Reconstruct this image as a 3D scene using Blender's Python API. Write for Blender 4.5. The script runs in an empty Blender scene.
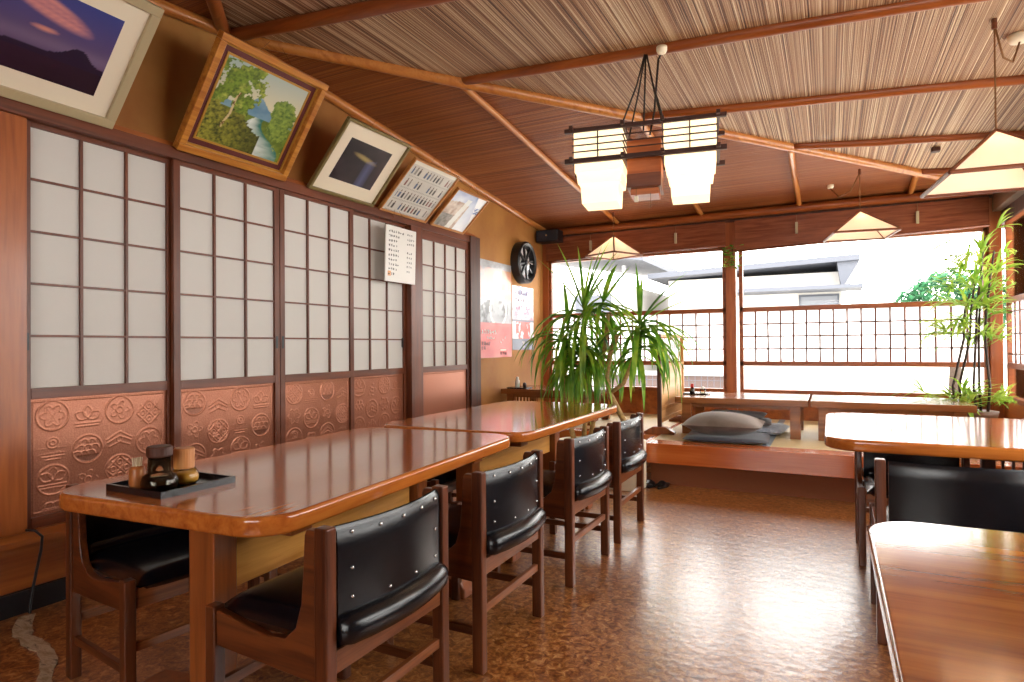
import bpy, bmesh, math, random
import numpy as np
from mathutils import Vector, Matrix, Euler
random.seed(7)
PI = math.pi
S = bpy.context.scene
COL = S.collection

# ------------------------------------------------------------------ helpers
def lin(h):
    h = h.lstrip('#'); v = [int(h[i:i+2], 16)/255 for i in (0, 2, 4)]
    return tuple((c/12.92 if c <= .04045 else ((c+.055)/1.055)**2.4) for c in v) + (1,)

def newmat(name):
    m = bpy.data.materials.new(name); m.use_nodes = True
    nt = m.node_tree; b = nt.nodes['Principled BSDF']
    return m, nt, b

def plain(name, col, rough=.5, metal=0, spec=.5, emit=None, es=0, bump=0, bscale=200):
    m, nt, b = newmat(name)
    b.inputs['Base Color'].default_value = lin(col); b.inputs['Roughness'].default_value = rough
    b.inputs['Metallic'].default_value = metal; b.inputs['Specular IOR Level'].default_value = spec
    if emit: b.inputs['Emission Color'].default_value = lin(emit); b.inputs['Emission Strength'].default_value = es
    n = nt.nodes.new('ShaderNodeTexNoise'); n.inputs['Scale'].default_value = bscale
    tc = nt.nodes.new('ShaderNodeTexCoord'); nt.links.new(tc.outputs['Object'], n.inputs['Vector'])
    if bump:
        bp = nt.nodes.new('ShaderNodeBump'); bp.inputs['Strength'].default_value = bump; bp.inputs['Distance'].default_value = .002
        nt.links.new(n.outputs['Fac'], bp.inputs['Height']); nt.links.new(bp.outputs['Normal'], b.inputs['Normal'])
    mr = nt.nodes.new('ShaderNodeMapRange'); mr.inputs['To Min'].default_value = max(0, rough-.02); mr.inputs['To Max'].default_value = min(1, rough+.02)
    nt.links.new(n.outputs['Fac'], mr.inputs['Value']); nt.links.new(mr.outputs['Result'], b.inputs['Roughness'])
    return m

def ramp(nt, stops):
    r = nt.nodes.new('ShaderNodeValToRGB'); e = r.color_ramp.elements
    while len(e) < len(stops): e.new(.5)
    for i, (p, c) in enumerate(stops): e[i].position = p; e[i].color = lin(c)
    return r

def wood(name, c1, c2, axis=0, rough=.35, scale=1.0, coat=0, c3=None, bump=.15, stretch=.06, spec=.5):
    m, nt, b = newmat(name)
    tc = nt.nodes.new('ShaderNodeTexCoord'); mp = nt.nodes.new('ShaderNodeMapping')
    sc = [1, 1, 1]; sc[axis] = stretch; mp.inputs['Scale'].default_value = sc
    n = nt.nodes.new('ShaderNodeTexNoise'); n.inputs['Scale'].default_value = 22*scale; n.inputs['Detail'].default_value = 6; n.inputs['Distortion'].default_value = .6
    n2 = nt.nodes.new('ShaderNodeTexNoise'); n2.inputs['Scale'].default_value = 150*scale; n2.inputs['Detail'].default_value = 3
    nt.links.new(tc.outputs['Object'], mp.inputs['Vector']); nt.links.new(mp.outputs['Vector'], n.inputs['Vector']); nt.links.new(mp.outputs['Vector'], n2.inputs['Vector'])
    mx = nt.nodes.new('ShaderNodeMath'); mx.operation = 'MULTIPLY_ADD'; mx.inputs[1].default_value = .3
    nt.links.new(n2.outputs['Fac'], mx.inputs[0]); nt.links.new(n.outputs['Fac'], mx.inputs[2])
    st = [(.45, c1), (.8, c2)] if not c3 else [(.42, c1), (.62, c2), (.85, c3)]
    r = ramp(nt, st); nt.links.new(mx.outputs[0], r.inputs['Fac']); nt.links.new(r.outputs['Color'], b.inputs['Base Color'])
    b.inputs['Roughness'].default_value = rough; b.inputs['Coat Weight'].default_value = coat; b.inputs['Coat Roughness'].default_value = .11
    b.inputs['Specular IOR Level'].default_value = spec
    bp = nt.nodes.new('ShaderNodeBump'); bp.inputs['Strength'].default_value = bump; bp.inputs['Distance'].default_value = .001
    nt.links.new(n2.outputs['Fac'], bp.inputs['Height']); nt.links.new(bp.outputs['Normal'], b.inputs['Normal'])
    return m

class MB:
    def __init__(s): s.v = []; s.f = []
    def add(s, v, f):
        o = len(s.v); s.v += [tuple(p) for p in v]; s.f += [tuple(i+o for i in q) for q in f]; return s
    def box(s, a, b):
        x0, y0, z0 = a; x1, y1, z1 = b
        return s.add([(x0,y0,z0),(x1,y0,z0),(x1,y1,z0),(x0,y1,z0),(x0,y0,z1),(x1,y0,z1),(x1,y1,z1),(x0,y1,z1)],
                     [(3,2,1,0),(4,5,6,7),(0,1,5,4),(1,2,6,5),(2,3,7,6),(3,0,4,7)])
    def prism(s, pts, ax, a, b):
        """extrude polygon (2-D pts) along axis ax from a to b"""
        def mk(p, t):
            q = list(p); q.insert(ax, t); return q
        n = len(pts); v = [mk(p, a) for p in pts]+[mk(p, b) for p in pts]
        f = [tuple(range(n))[::-1], tuple(range(n, 2*n))]+[(i, (i+1) % n, n+(i+1) % n, n+i) for i in range(n)]
        return s.add(v, f)
    def tube(s, pts, r, n=10, cap=True):
        pts = [Vector(p) for p in pts]; k = len(pts); rr = r if isinstance(r, (list, tuple)) else [r]*k
        v = []; f = []; up = None
        for i, p in enumerate(pts):
            d = (pts[min(i+1, k-1)]-pts[max(i-1, 0)]).normalized()
            if up is None: up = Vector((0, 0, 1)) if abs(d.z) < .9 else Vector((1, 0, 0))
            a = d.cross(up).normalized(); b2 = a.cross(d).normalized(); up = b2
            for j in range(n):
                t = 2*PI*j/n; v.append(p+rr[i]*(math.cos(t)*a+math.sin(t)*b2))
        for i in range(k-1):
            for j in range(n): f.append((i*n+j, i*n+(j+1) % n, (i+1)*n+(j+1) % n, (i+1)*n+j))
        if cap: f += [tuple(range(n))[::-1], tuple(range((k-1)*n, k*n))]
        return s.add(v, f)
    def lathe(s, prof, c=(0, 0, 0), n=20):
        v = []; f = []; k = len(prof)
        for r, z in prof:
            for j in range(n): t = 2*PI*j/n; v.append((c[0]+r*math.cos(t), c[1]+r*math.sin(t), c[2]+z))
        for i in range(k-1):
            for j in range(n): f.append((i*n+j, i*n+(j+1) % n, (i+1)*n+(j+1) % n, (i+1)*n+j))
        f += [tuple(range(n))[::-1], tuple(range((k-1)*n, k*n))]
        return s.add(v, f)
    def build(s, name, mat, parent=None, bev=0, smooth=False, loc=None):
        me = bpy.data.meshes.new(name); me.from_pydata(s.v, [], s.f); me.update()
        bm = bmesh.new(); bm.from_mesh(me); bmesh.ops.recalc_face_normals(bm, faces=bm.faces); bm.to_mesh(me); bm.free()
        o = bpy.data.objects.new(name, me); COL.objects.link(o)
        if mat: me.materials.append(mat)
        if parent: o.parent = parent
        if loc: o.location = loc
        if smooth:
            for p in me.polygons: p.use_smooth = True
        if bev:
            m = o.modifiers.new('bevel', 'BEVEL'); m.width = bev; m.segments = 2; m.limit_method = 'ANGLE'; m.angle_limit = .7
            for p in me.polygons: p.use_smooth = True
            w = o.modifiers.new('wn', 'WEIGHTED_NORMAL'); w.keep_sharp = False
        return o

def box(name, a, b, mat, parent=None, bev=0): return MB().box(a, b).build(name, mat, parent, bev)

def tag(o, label, cat, group=None, kind=None):
    if label: o['label'] = label
    if cat: o['category'] = cat
    if group: o['group'] = group
    if kind: o['kind'] = kind
    return o
def thing(name, label, cat, loc=(0, 0, 0), rz=0, group=None):
    o = bpy.data.objects.new(name, None); COL.objects.link(o); o.empty_display_size = .1
    o.location = loc; o.rotation_euler = (0, 0, rz); return tag(o, label, cat, group)
def st(o): o['kind'] = 'structure'; return o
def root_struct(name, loc=(0, 0, 0)):
    o = bpy.data.objects.new(name, None); COL.objects.link(o); o.location = loc; return st(o)
def dup(root, loc, rz, label, group=None, scale=None):
    def cp(o, par):
        c = o.copy(); COL.objects.link(c); c.parent = par
        for k in kids.get(o.name, []): cp(k, c)
        return c
    kids = {}
    for o in COL.objects:
        if o.parent: kids.setdefault(o.parent.name, []).append(o)
    r = cp(root, None); r.location = loc; r.rotation_euler = (0, 0, rz)
    if scale: r.scale = scale
    r['label'] = label
    if group: r['group'] = group
    return r
def rrect(x0, y0, x1, y1, r, n=6):
    p = []
    for cx, cy, a in ((x1-r, y1-r, 0), (x0+r, y1-r, 90), (x0+r, y0+r, 180), (x1-r, y0+r, 270)):
        for i in range(n+1): t = math.radians(a+90*i/n); p.append((cx+r*math.cos(t), cy+r*math.sin(t)))
    return p
def grid(fn, nx, ny):
    """grid of (nx+1)*(ny+1) points fn(u,v) with u,v in 0..1"""
    v = [fn(i/nx, j/ny) for j in range(ny+1) for i in range(nx+1)]
    f = [(j*(nx+1)+i, j*(nx+1)+i+1, (j+1)*(nx+1)+i+1, (j+1)*(nx+1)+i) for j in range(ny) for i in range(nx)]
    return v, f
def cushion(c, s, puff=3.0, nx=18, ny=18, wob=0, ex=.45):
    """closed pillow: centre c, size s"""
    m = MB()
    for sg in (1, -1):
        def fn(u, v):
            a, b = 2*u-1, 2*v-1
            e = max(0, (1-abs(a)**puff))*max(0, (1-abs(b)**puff))
            w = wob*(math.sin(5*u+2*v)+math.sin(9*v-3*u))
            return (c[0]+a*s[0]/2, c[1]+b*s[1]/2, c[2]+sg*(s[2]/2)*(e**ex)*(1+w))
        v, f = grid(fn, nx, ny); m.add(v, f)
    return m

# ------------------------------------------------------------------ materials
M = {}
M['table'] = wood('table_wood', '#94481a', '#b06026', 1, .12, 1.0, .6, '#c4742f', bump=.05)
M['table_x'] = wood('table_wood_x', '#94481a', '#b06026', 0, .12, 1.0, .6, '#c4742f', bump=.05)
M['table_edge'] = wood('table_edge', '#8a4218', '#b8682c', 1, .2, .8, .4)
M['ochre'] = wood('ochre_board', '#b8792e', '#d2974a', 1, .35, .8, .2, '#c0843a')
M['leg'] = wood('trestle_wood', '#743a18', '#985224', 2, .3, 1, .2)
M['chair'] = wood('chair_wood', '#3e1a0a', '#6e3818', 2, .35, 1.2, .1)
M['chairx'] = wood('chair_wood_x', '#3e1a0a', '#6e3818', 0, .35, 1.2, .1)
M['chairy'] = wood('chair_wood_y', '#572609', '#8c5026', 1, .35, 1.2, .1)
M['vinyl'] = plain('black_vinyl', '#0c0e14', .24, spec=.5, bscale=8)
M['chrome'] = plain('chrome', '#d8d8d8', .15, metal=1)
M['shoji'] = wood('shoji_frame', '#50240f', '#74391b', 2, .4, 1)
M['shojix'] = wood('shoji_rail', '#50240f', '#74391b', 1, .4, 1)
M['darkframe'] = wood('dark_frame', '#34180c', '#542a18', 2, .55, 1)
M['post_o'] = wood('orange_post', '#6e3010', '#a85c26', 2, .3, .35, .2, '#8c4419')
M['board_o'] = wood('orange_board', '#7e3c14', '#a85e26', 1, .3, .5, .1)
M['fascia'] = wood('fascia', '#ae5220', '#c87034', 0, .2, .5, .4)
M['bamboo'] = wood('bamboo', '#94501e', '#c07c3c', 1, .3, .6, .3, '#a8622c')
M['rafter'] = wood('rafter', '#74340f', '#9c5220', 0, .35, .6, .1)
M['window'] = wood('window_wood', '#7a3a16', '#9a5428', 0, .35, .8)
M['windowz'] = wood('window_post', '#843e18', '#a85c2c', 2, .35, .8)
M['blackwood'] = plain('black_base', '#1c1a1e', .45)
M['low'] = wood('low_table', '#6a3a1a', '#94592c', 0, .25, .8, .3)
M['black'] = plain('black_plastic', '#121216', .35)
M['lacquer'] = plain('black_lacquer', '#0c0c12', .2)
M['white'] = plain('white_paint', '#e8e6e0', .5)
M['red'] = plain('red_cap', '#b02018', .4)
M['cream'] = plain('cream_ceramic', '#e8dcc0', .4)
M['cord'] = plain('dark_cord', '#20140e', .6)
M['string'] = plain('brown_string', '#7a5028', .8)
M['gold'] = plain('gilt', '#b88838', .35, metal=.3)
M['silverframe'] = plain('champagne_frame', '#b0a07c', .5)
M['mat'] = plain('cream_mat', '#e8dcc4', .8)
M['mahog'] = plain('burgundy_mat', '#5a1818', .6)
M['oakframe'] = wood('oak_frame', '#a86a30', '#c88a48', 0, .4, 1)
M['rim'] = wood('lamp_wood', '#5a2c18', '#7c4428', 0, .4, 1)
M['rimd'] = plain('lamp_dark_bar', '#3c1c10', .5)
M['tan'] = wood('worn_tape', '#4a3626', '#b8a488', 0, .8, 1.6, 0, '#8c7452', bump=.5, stretch=.35)
M['trunk'] = wood('trunk', '#8a6a40', '#b8965c', 0, .8, 2, 0, bump=.8, stretch=1)
M['stem'] = plain('dark_stem', '#3a2a1e', .7)

def leafmat(name, a, b, c):
    m, nt, bs = newmat(name)
    tc = nt.nodes.new('ShaderNodeTexCoord'); n = nt.nodes.new('ShaderNodeTexNoise'); n.inputs['Scale'].default_value = 6
    nt.links.new(tc.outputs['Object'], n.inputs['Vector'])
    r = ramp(nt, [(.3, a), (.5, b), (.7, c)]); nt.links.new(n.outputs['Fac'], r.inputs['Fac'])
    nt.links.new(r.outputs['Color'], bs.inputs['Base Color']); bs.inputs['Roughness'].default_value = .4
    t = nt.nodes.new('ShaderNodeBsdfTranslucent'); nt.links.new(r.outputs['Color'], t.inputs['Color'])
    mx = nt.nodes.new('ShaderNodeMixShader'); mx.inputs[0].default_value = .5
    nt.links.new(bs.outputs[0], mx.inputs[1]); nt.links.new(t.outputs[0], mx.inputs[2])
    nt.links.new(mx.outputs[0], nt.nodes['Material Output'].inputs['Surface']); return m
M['leaf'] = leafmat('strap_leaf', '#336c1a', '#6ca02c', '#b4cc48')
M['palm'] = leafmat('palm_leaf', '#6a9a30', '#9abc44', '#c8cc68')
M['treeleaf'] = leafmat('tree_leaf', '#2a5a3c', '#3c7450', '#5a9068')

def paper(name, col, emit=0, ecol=None, trans=.5):
    m, nt, bs = newmat(name); bs.inputs['Base Color'].default_value = lin(col); bs.inputs['Roughness'].default_value = .8
    bs.inputs['Specular IOR Level'].default_value = .1
    n = nt.nodes.new('ShaderNodeTexNoise'); n.inputs['Scale'].default_value = 40; tc = nt.nodes.new('ShaderNodeTexCoord')
    nt.links.new(tc.outputs['Object'], n.inputs['Vector'])
    bp = nt.nodes.new('ShaderNodeBump'); bp.inputs['Strength'].default_value = .1; bp.inputs['Distance'].default_value = .002
    nt.links.new(n.outputs['Fac'], bp.inputs['Height']); nt.links.new(bp.outputs['Normal'], bs.inputs['Normal'])
    if emit:
        bs.inputs['Emission Color'].default_value = lin(ecol or col); bs.inputs['Emission Strength'].default_value = emit
    if trans:
        t = nt.nodes.new('ShaderNodeBsdfTranslucent'); t.inputs['Color'].default_value = lin(col)
        mx = nt.nodes.new('ShaderNodeMixShader'); mx.inputs[0].default_value = trans
        nt.links.new(bs.outputs[0], mx.inputs[1]); nt.links.new(t.outputs[0], mx.inputs[2])
        nt.links.new(mx.outputs[0], nt.nodes['Material Output'].inputs['Surface'])
    return m
M['shojipaper'] = paper('shoji_paper', '#d2cfc9', trans=0)
M['frost'] = paper('frosted_glass', '#f4f6f8', trans=.85)
M['shade'] = paper('lit_lantern_paper', '#f0e0c0', 0.95, '#ffe4b8', 0)
M['shade2'] = paper('lit_pendant_paper', '#f4e8d8', .36, '#ffdcb4', .5)
M['bulb'] = plain('lit_bulb', '#ffffff', .4, emit='#ffe2b8', es=22)

m, nt, bs = newmat('window_glass'); M['glass'] = m          # thin pane
tr = nt.nodes.new('ShaderNodeBsdfTransparent'); gl = nt.nodes.new('ShaderNodeBsdfGlossy'); gl.inputs['Roughness'].default_value = .02
fr = nt.nodes.new('ShaderNodeFresnel'); fr.inputs['IOR'].default_value = 1.15; mx = nt.nodes.new('ShaderNodeMixShader')
nt.links.new(fr.outputs[0], mx.inputs[0]); nt.links.new(tr.outputs[0], mx.inputs[1]); nt.links.new(gl.outputs[0], mx.inputs[2])
nt.links.new(mx.outputs[0], nt.nodes['Material Output'].inputs['Surface'])
m, nt, bs = newmat('jar_glass'); M['jar'] = m
tr = nt.nodes.new('ShaderNodeBsdfTransparent'); tr.inputs['Color'].default_value = (1, .95, .78, 1); gl = nt.nodes.new('ShaderNodeBsdfGlossy'); gl.inputs['Roughness'].default_value = .05
fr = nt.nodes.new('ShaderNodeFresnel'); fr.inputs['IOR'].default_value = 1.5; mx = nt.nodes.new('ShaderNodeMixShader')
nt.links.new(fr.outputs[0], mx.inputs[0]); nt.links.new(tr.outputs[0], mx.inputs[1]); nt.links.new(gl.outputs[0], mx.inputs[2])
nt.links.new(mx.outputs[0], nt.nodes['Material Output'].inputs['Surface'])

def plaster():
    m, nt, b = newmat('ochre_plaster'); tc = nt.nodes.new('ShaderNodeTexCoord')
    n = nt.nodes.new('ShaderNodeTexNoise'); n.inputs['Scale'].default_value = 2.2; n.inputs['Detail'].default_value = 8
    n2 = nt.nodes.new('ShaderNodeTexNoise'); n2.inputs['Scale'].default_value = 300
    for k in (n, n2): nt.links.new(tc.outputs['Object'], k.inputs['Vector'])
    r = ramp(nt, [(.35, '#9a6228'), (.65, '#b07c3a')]); nt.links.new(n.outputs['Fac'], r.inputs['Fac']); nt.links.new(r.outputs['Color'], b.inputs['Base Color'])
    b.inputs['Roughness'].default_value = .7
    bp = nt.nodes.new('ShaderNodeBump'); bp.inputs['Strength'].default_value = .3; bp.inputs['Distance'].default_value = .002
    nt.links.new(n2.outputs['Fac'], bp.inputs['Height']); nt.links.new(bp.outputs['Normal'], b.inputs['Normal']); return m
M['plaster'] = plaster()

def floor_mat():
    m, nt, b = newmat('mottled_cork_floor'); tc = nt.nodes.new('ShaderNodeTexCoord')
    n = nt.nodes.new('ShaderNodeTexNoise'); n.inputs['Scale'].default_value = 32; n.inputs['Detail'].default_value = 9; n.inputs['Roughness'].default_value = .68; n.inputs['Distortion'].default_value = 1.0
    n2 = nt.nodes.new('ShaderNodeTexNoise'); n2.inputs['Scale'].default_value = 1.6; n2.inputs['Detail'].default_value = 4
    v = nt.nodes.new('ShaderNodeTexVoronoi'); v.inputs['Scale'].default_value = 28; v.inputs['Randomness'].default_value = 1
    n3 = nt.nodes.new('ShaderNodeTexNoise'); n3.inputs['Scale'].default_value = 14; n3.inputs['Detail'].default_value = 6
    mp = nt.nodes.new('ShaderNodeMapping'); mp.inputs['Scale'].default_value = (.6, 1, 1)
    for k in (n, n2, v, mp): nt.links.new(tc.outputs['Object'], k.inputs['Vector'])
    nt.links.new(mp.outputs[0], n3.inputs['Vector'])
    r = ramp(nt, [(.33, '#5c2c12'), (.45, '#8e5226'), (.55, '#b4743a'), (.66, '#d8a468')]); nt.links.new(n.outputs['Fac'], r.inputs['Fac'])
    r2 = ramp(nt, [(.3, '#d8d8d8'), (.7, '#ffffff')]); nt.links.new(n2.outputs['Fac'], r2.inputs['Fac'])
    mul = nt.nodes.new('ShaderNodeMix'); mul.data_type = 'RGBA'; mul.blend_type = 'MULTIPLY'; mul.inputs[0].default_value = 1
    nt.links.new(r.outputs[0], mul.inputs[6]); nt.links.new(r2.outputs[0], mul.inputs[7]); nt.links.new(mul.outputs[2], b.inputs['Base Color'])
    mr = nt.nodes.new('ShaderNodeMapRange'); mr.inputs['To Min'].default_value = .24; mr.inputs['To Max'].default_value = .42
    nt.links.new(n3.outputs['Fac'], mr.inputs['Value']); nt.links.new(mr.outputs[0], b.inputs['Roughness'])
    ad = nt.nodes.new('ShaderNodeMath'); ad.operation = 'MULTIPLY_ADD'; ad.inputs[1].default_value = .4
    nt.links.new(v.outputs['Distance'], ad.inputs[0]); nt.links.new(n3.outputs['Fac'], ad.inputs[2])
    bp = nt.nodes.new('ShaderNodeBump'); bp.inputs['Strength'].default_value = .26; bp.inputs['Distance'].default_value = .006
    nt.links.new(ad.outputs[0], bp.inputs['Height']); nt.links.new(bp.outputs['Normal'], b.inputs['Normal'])
    b.inputs['Specular IOR Level'].default_value = .6; b.inputs['Coat Weight'].default_value = 1; b.inputs['Coat Roughness'].default_value = .24
    nt.links.new(bp.outputs['Normal'], b.inputs['Coat Normal'])
    return m
M['floor'] = floor_mat()

def reed(name, axis, cols):
    """split reeds running across the given axis: fine stripes with long irregular tone"""
    m, nt, b = newmat(name); tc = nt.nodes.new('ShaderNodeTexCoord')
    def noise(sc, other, det=2):
        mp = nt.nodes.new('ShaderNodeMapping'); s = [other]*3; s[axis] = sc; s[2] = 0; mp.inputs['Scale'].default_value = s
        n = nt.nodes.new('ShaderNodeTexNoise'); n.inputs['Scale'].default_value = 1; n.inputs['Detail'].default_value = det
        nt.links.new(tc.outputs['Object'], mp.inputs['Vector']); nt.links.new(mp.outputs[0], n.inputs['Vector']); return n
    a = noise(150, .25, 3); c = noise(36, .2, 2)
    ad = nt.nodes.new('ShaderNodeMath'); ad.operation = 'MULTIPLY_ADD'; ad.inputs[1].default_value = .35
    nt.links.new(c.outputs['Fac'], ad.inputs[0]); nt.links.new(a.outputs['Fac'], ad.inputs[2])
    r = ramp(nt, [(.5, cols[0]), (.62, cols[1]), (.72, cols[2]), (.85, cols[3])]); nt.links.new(ad.outputs[0], r.inputs['Fac'])
    nt.links.new(r.outputs[0], b.inputs['Base Color']); b.inputs['Roughness'].default_value = .5
    bp = nt.nodes.new('ShaderNodeBump'); bp.inputs['Strength'].default_value = .9; bp.inputs['Distance'].default_value = .012
    nt.links.new(a.outputs['Fac'], bp.inputs['Height']); nt.links.new(bp.outputs['Normal'], b.inputs['Normal']); return m
M['reedA'] = reed('reed_ceiling', 0, ['#3c2010', '#8c5e3e', '#b4906c', '#e2ceac'])  # paler ramp carries the window sheen in its colour
M['reedB'] = reed('reed_ceiling_shaded', 1, ['#5a2a10', '#84441c', '#945224', '#b07038'])  # same reeds; the slope's shade is painted in as a darker ramp

def tatami():
    m, nt, b = newmat('tatami'); tc = nt.nodes.new('ShaderNodeTexCoord')
    w = nt.nodes.new('ShaderNodeTexWave'); w.inputs['Scale'].default_value = 40; w.bands_direction = 'X'; w.inputs['Distortion'].default_value = .3
    nt.links.new(tc.outputs['Object'], w.inputs['Vector'])
    r = ramp(nt, [(0, '#c0a878'), (1, '#dcc898')]); nt.links.new(w.outputs['Fac'], r.inputs['Fac']); nt.links.new(r.outputs[0], b.inputs['Base Color'])
    b.inputs['Roughness'].default_value = .5
    bp = nt.nodes.new('ShaderNodeBump'); bp.inputs['Strength'].default_value = .4; bp.inputs['Distance'].default_value = .003
    nt.links.new(w.outputs['Fac'], bp.inputs['Height']); nt.links.new(bp.outputs['Normal'], b.inputs['Normal']); return m
M['tatami'] = tatami()

def vcol(name, rough=.6, coat=0):
    m, nt, b = newmat(name); a = nt.nodes.new('ShaderNodeAttribute'); a.attribute_name = 'art'
    nt.links.new(a.outputs['Color'], b.inputs['Base Color']); b.inputs['Roughness'].default_value = rough; b.inputs['Coat Weight'].default_value = coat
    b.inputs['Coat Roughness'].default_value = .05
    return m
M['art'] = vcol('printed_picture', .5, .3); M['arts'] = vcol('glossy_print', .35, .3)
def art(name, x0, y0, x1, y1, z, nx, ny, fn, parent, mat=None):
    v, f = grid(lambda u, w: (x0+(x1-x0)*u, y0+(y1-y0)*w, z), nx, ny)
    o = MB().add(v, f).build(name, mat or M['art'], parent)
    ca = o.data.color_attributes.new('art', 'FLOAT_COLOR', 'POINT')
    buf = []
    for j in range(ny+1):
        for i in range(nx+1): buf += list(fn(i/nx, j/ny))[:3]+[1]
    ca.data.foreach_set('color', buf); 
    so = o.modifiers.new('thick', 'SOLIDIFY'); so.thickness = .001
    return o
def mixc(a, b, t): t = max(0, min(1, t)); return tuple(a[i]*(1-t)+b[i]*t for i in range(3))
def L(h): return lin(h)[:3]
_rng = np.random.RandomState(3); _tab = _rng.rand(64, 64)
def vn(x, y):
    xi, yi = math.floor(x), math.floor(y); fx, fy = x-xi, y-yi; fx = fx*fx*(3-2*fx); fy = fy*fy*(3-2*fy)
    g = lambda a, b: _tab[a % 64, b % 64]
    return (g(xi, yi)*(1-fx)+g(xi+1, yi)*fx)*(1-fy)+(g(xi, yi+1)*(1-fx)+g(xi+1, yi+1)*fx)*fy
def fbm(x, y): return .5*vn(x, y)+.3*vn(2.1*x+5, 2.1*y+9)+.2*vn(4.3*x+1, 4.3*y+3)

# ------------------------------------------------------------------ camera (level lens, room axes X right, Y away, Z up)
H = 1.18
F = math.sqrt(318*1202-45)
ax = Vector((1202, 15, F)).normalized(); ay = Vector((318, -3, -F)).normalized(); az = ax.cross(ay)
cam = bpy.data.cameras.new('camera'); co = bpy.data.objects.new('camera', cam); COL.objects.link(co)
cam.sensor_width = 36; cam.lens = F/1024*36; cam.clip_start = .05; cam.clip_end = 300
R = Matrix((ax, ay, az))          # rows: room axes in camera space -> maps camera vectors to the room
co.matrix_world = Matrix.Translation((0, 0, H)) @ R.to_4x4()
S.camera = co

# ------------------------------------------------------------------ room shell
XL, XR, YB, YF = -3.35, 1.45, 7.38, -2.18
ZP, YP, ZE = 3.15, 2.6, 2.68
XW = -3.30     # plaster face
SL = (ZP-ZE)/(XR-XL)
def zA(x): return ZP-SL*(x-XL)
def zBc(y): return ZP-(ZP-ZE)*abs(y-YP)/(YB-YP)
st(box('floor', (XL-.15, YF-.15, -.1), (XR+.15, YB+.15, 0), M['floor']))
# left wall: plaster slab with sloping top
pts = [(YF-.1, 0), (YB+.1, 0), (YB+.1, ZE+.02), (YP, ZP+.02), (YF-.1, ZE+.02)]
st(MB().prism(pts, 0, XL-.1, XW).build('wall_left', M['plaster']))
Pk, E1, E2, BL, FL = Vector((XL, YP, ZP)), Vector((XR, YB, ZE)), Vector((XR, YF, ZE)), Vector((XL, YB, ZE)), Vector((XL, YF, ZE))
def tri(name, a, b, c, mat):
    up = Vector((0, 0, .05)); 
    return st(MB().add([a, b, c, a+up, b+up, c+up], [(0, 1, 2), (5, 4, 3), (0, 3, 4, 1), (1, 4, 5, 2), (2, 5, 3, 0)]).build(name, mat))
ceil = root_struct('ceiling')
for n, a, b, c, mt in (('reed_panel', Pk, E1, E2, 'reedA'), ('reed_panel_shaded', Pk, BL, E1, 'reedB'), ('reed_panel_shaded', Pk, E2, FL, 'reedB')):
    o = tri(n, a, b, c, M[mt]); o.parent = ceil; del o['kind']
# poles
def pole(i, a, b, r, mat='bamboo', nodes=True):
    a, b = Vector(a), Vector(b); d = (b-a).length; k = max(2, int(d/.09)); pts = []; rr = []
    nx = random.random()
    for j in range(k+1):
        t = j/k; pts.append(a.lerp(b, t)+Vector((0, 0, .004*math.sin(9*t+nx*6)))); rr.append(r*(1+(.05 if nodes and j % 5 == 2 else 0)+random.uniform(-.01, .01)))
    return st(MB().tube(pts, rr, 12).build('trim_%d' % i, M[mat], smooth=True))
ti = 1
dn = Vector((0, 0, -.045))
pole(ti, Pk+Vector((.02, 0, -.015)), E1+Vector((0, 0, -.02)), .04); ti += 1
pole(ti, Pk+Vector((.02, 0, -.015)), E2+Vector((0, 0, -.02)), .04, 'rafter'); ti += 1
pole(ti, (XW+.03, YP, ZP-.03), (XW+.03, YB-.05, ZE-.0), .036); ti += 1
pole(ti, (XW+.03, YP, ZP-.03), (XW+.03, YF+.05, ZE-.0), .036); ti += 1
for t in (.223, .429, .64, .8485):
    for far in (1, 0):
        e = E1 if far else E2
        p = Pk.lerp(e, t)
        skew = {.223: -.30, .429: -.13, .64: -.02, .8485: 0}[t]     # hand-set poles run a little askew
        pole(ti, (p.x, p.y, p.z-.012), (XR, p.y+(skew if far else 0), zA(XR)-.012), .034, 'rafter'); ti += 1
        q = YB if far else YF
        pole(ti, (p.x, p.y, p.z-.02), (p.x, q, zBc(q)-.02), .026, 'bamboo'); ti += 1
pole(ti, (XL, YP, ZP-.03), (XR, YP, zA(XR)-.03), .04, 'rafter'); ti += 1
# back wall head beam: round pole, dark gap, lintel
pole(ti, (XL, YB-.12, ZE-.05), (XR, YB-.12, ZE-.05), .045, 'rafter'); ti += 1
st(box('trim_%d' % ti, (XL, YB-.1, 2.55), (XR, YB, ZE-.08), M['darkframe'])); ti += 1
# back wall
wb = root_struct('wall_back')
box('lintel', (XL, YB, 2.28), (XR+.1, YB+.1, ZE+.05), M['darkframe'], wb)
box('wainscot', (XL, YB, 0), (XR+.1, YB+.1, .64), M['board_o'], wb)
# right wall
wr = root_struct('wall_right')
box('lintel', (XR, YF-.1, 2.30), (XR+.1, YB, ZE+.05), M['darkframe'], wr)
box('wainscot', (XR, YF-.1, 0), (XR+.1, YB, .64), M['board_o'], wr)
st(box('trim_%d' % ti, (XR-.07, YF, 2.42), (XR, YB-.1, 2.60), wood('beam_grey', '#5c4234', '#7a5c48', 1, .4, .6))); ti += 1
# front wall (behind the camera) with an unseen window added to let in fill light
wf = root_struct('wall_front')
box('lintel', (XL, YF-.1, 2.28), (XR+.1, YF, ZE+.05), M['plaster'], wf)
box('wainscot', (XL, YF-.1, 0), (XR+.1, YF, .64), M['board_o'], wf)

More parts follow.
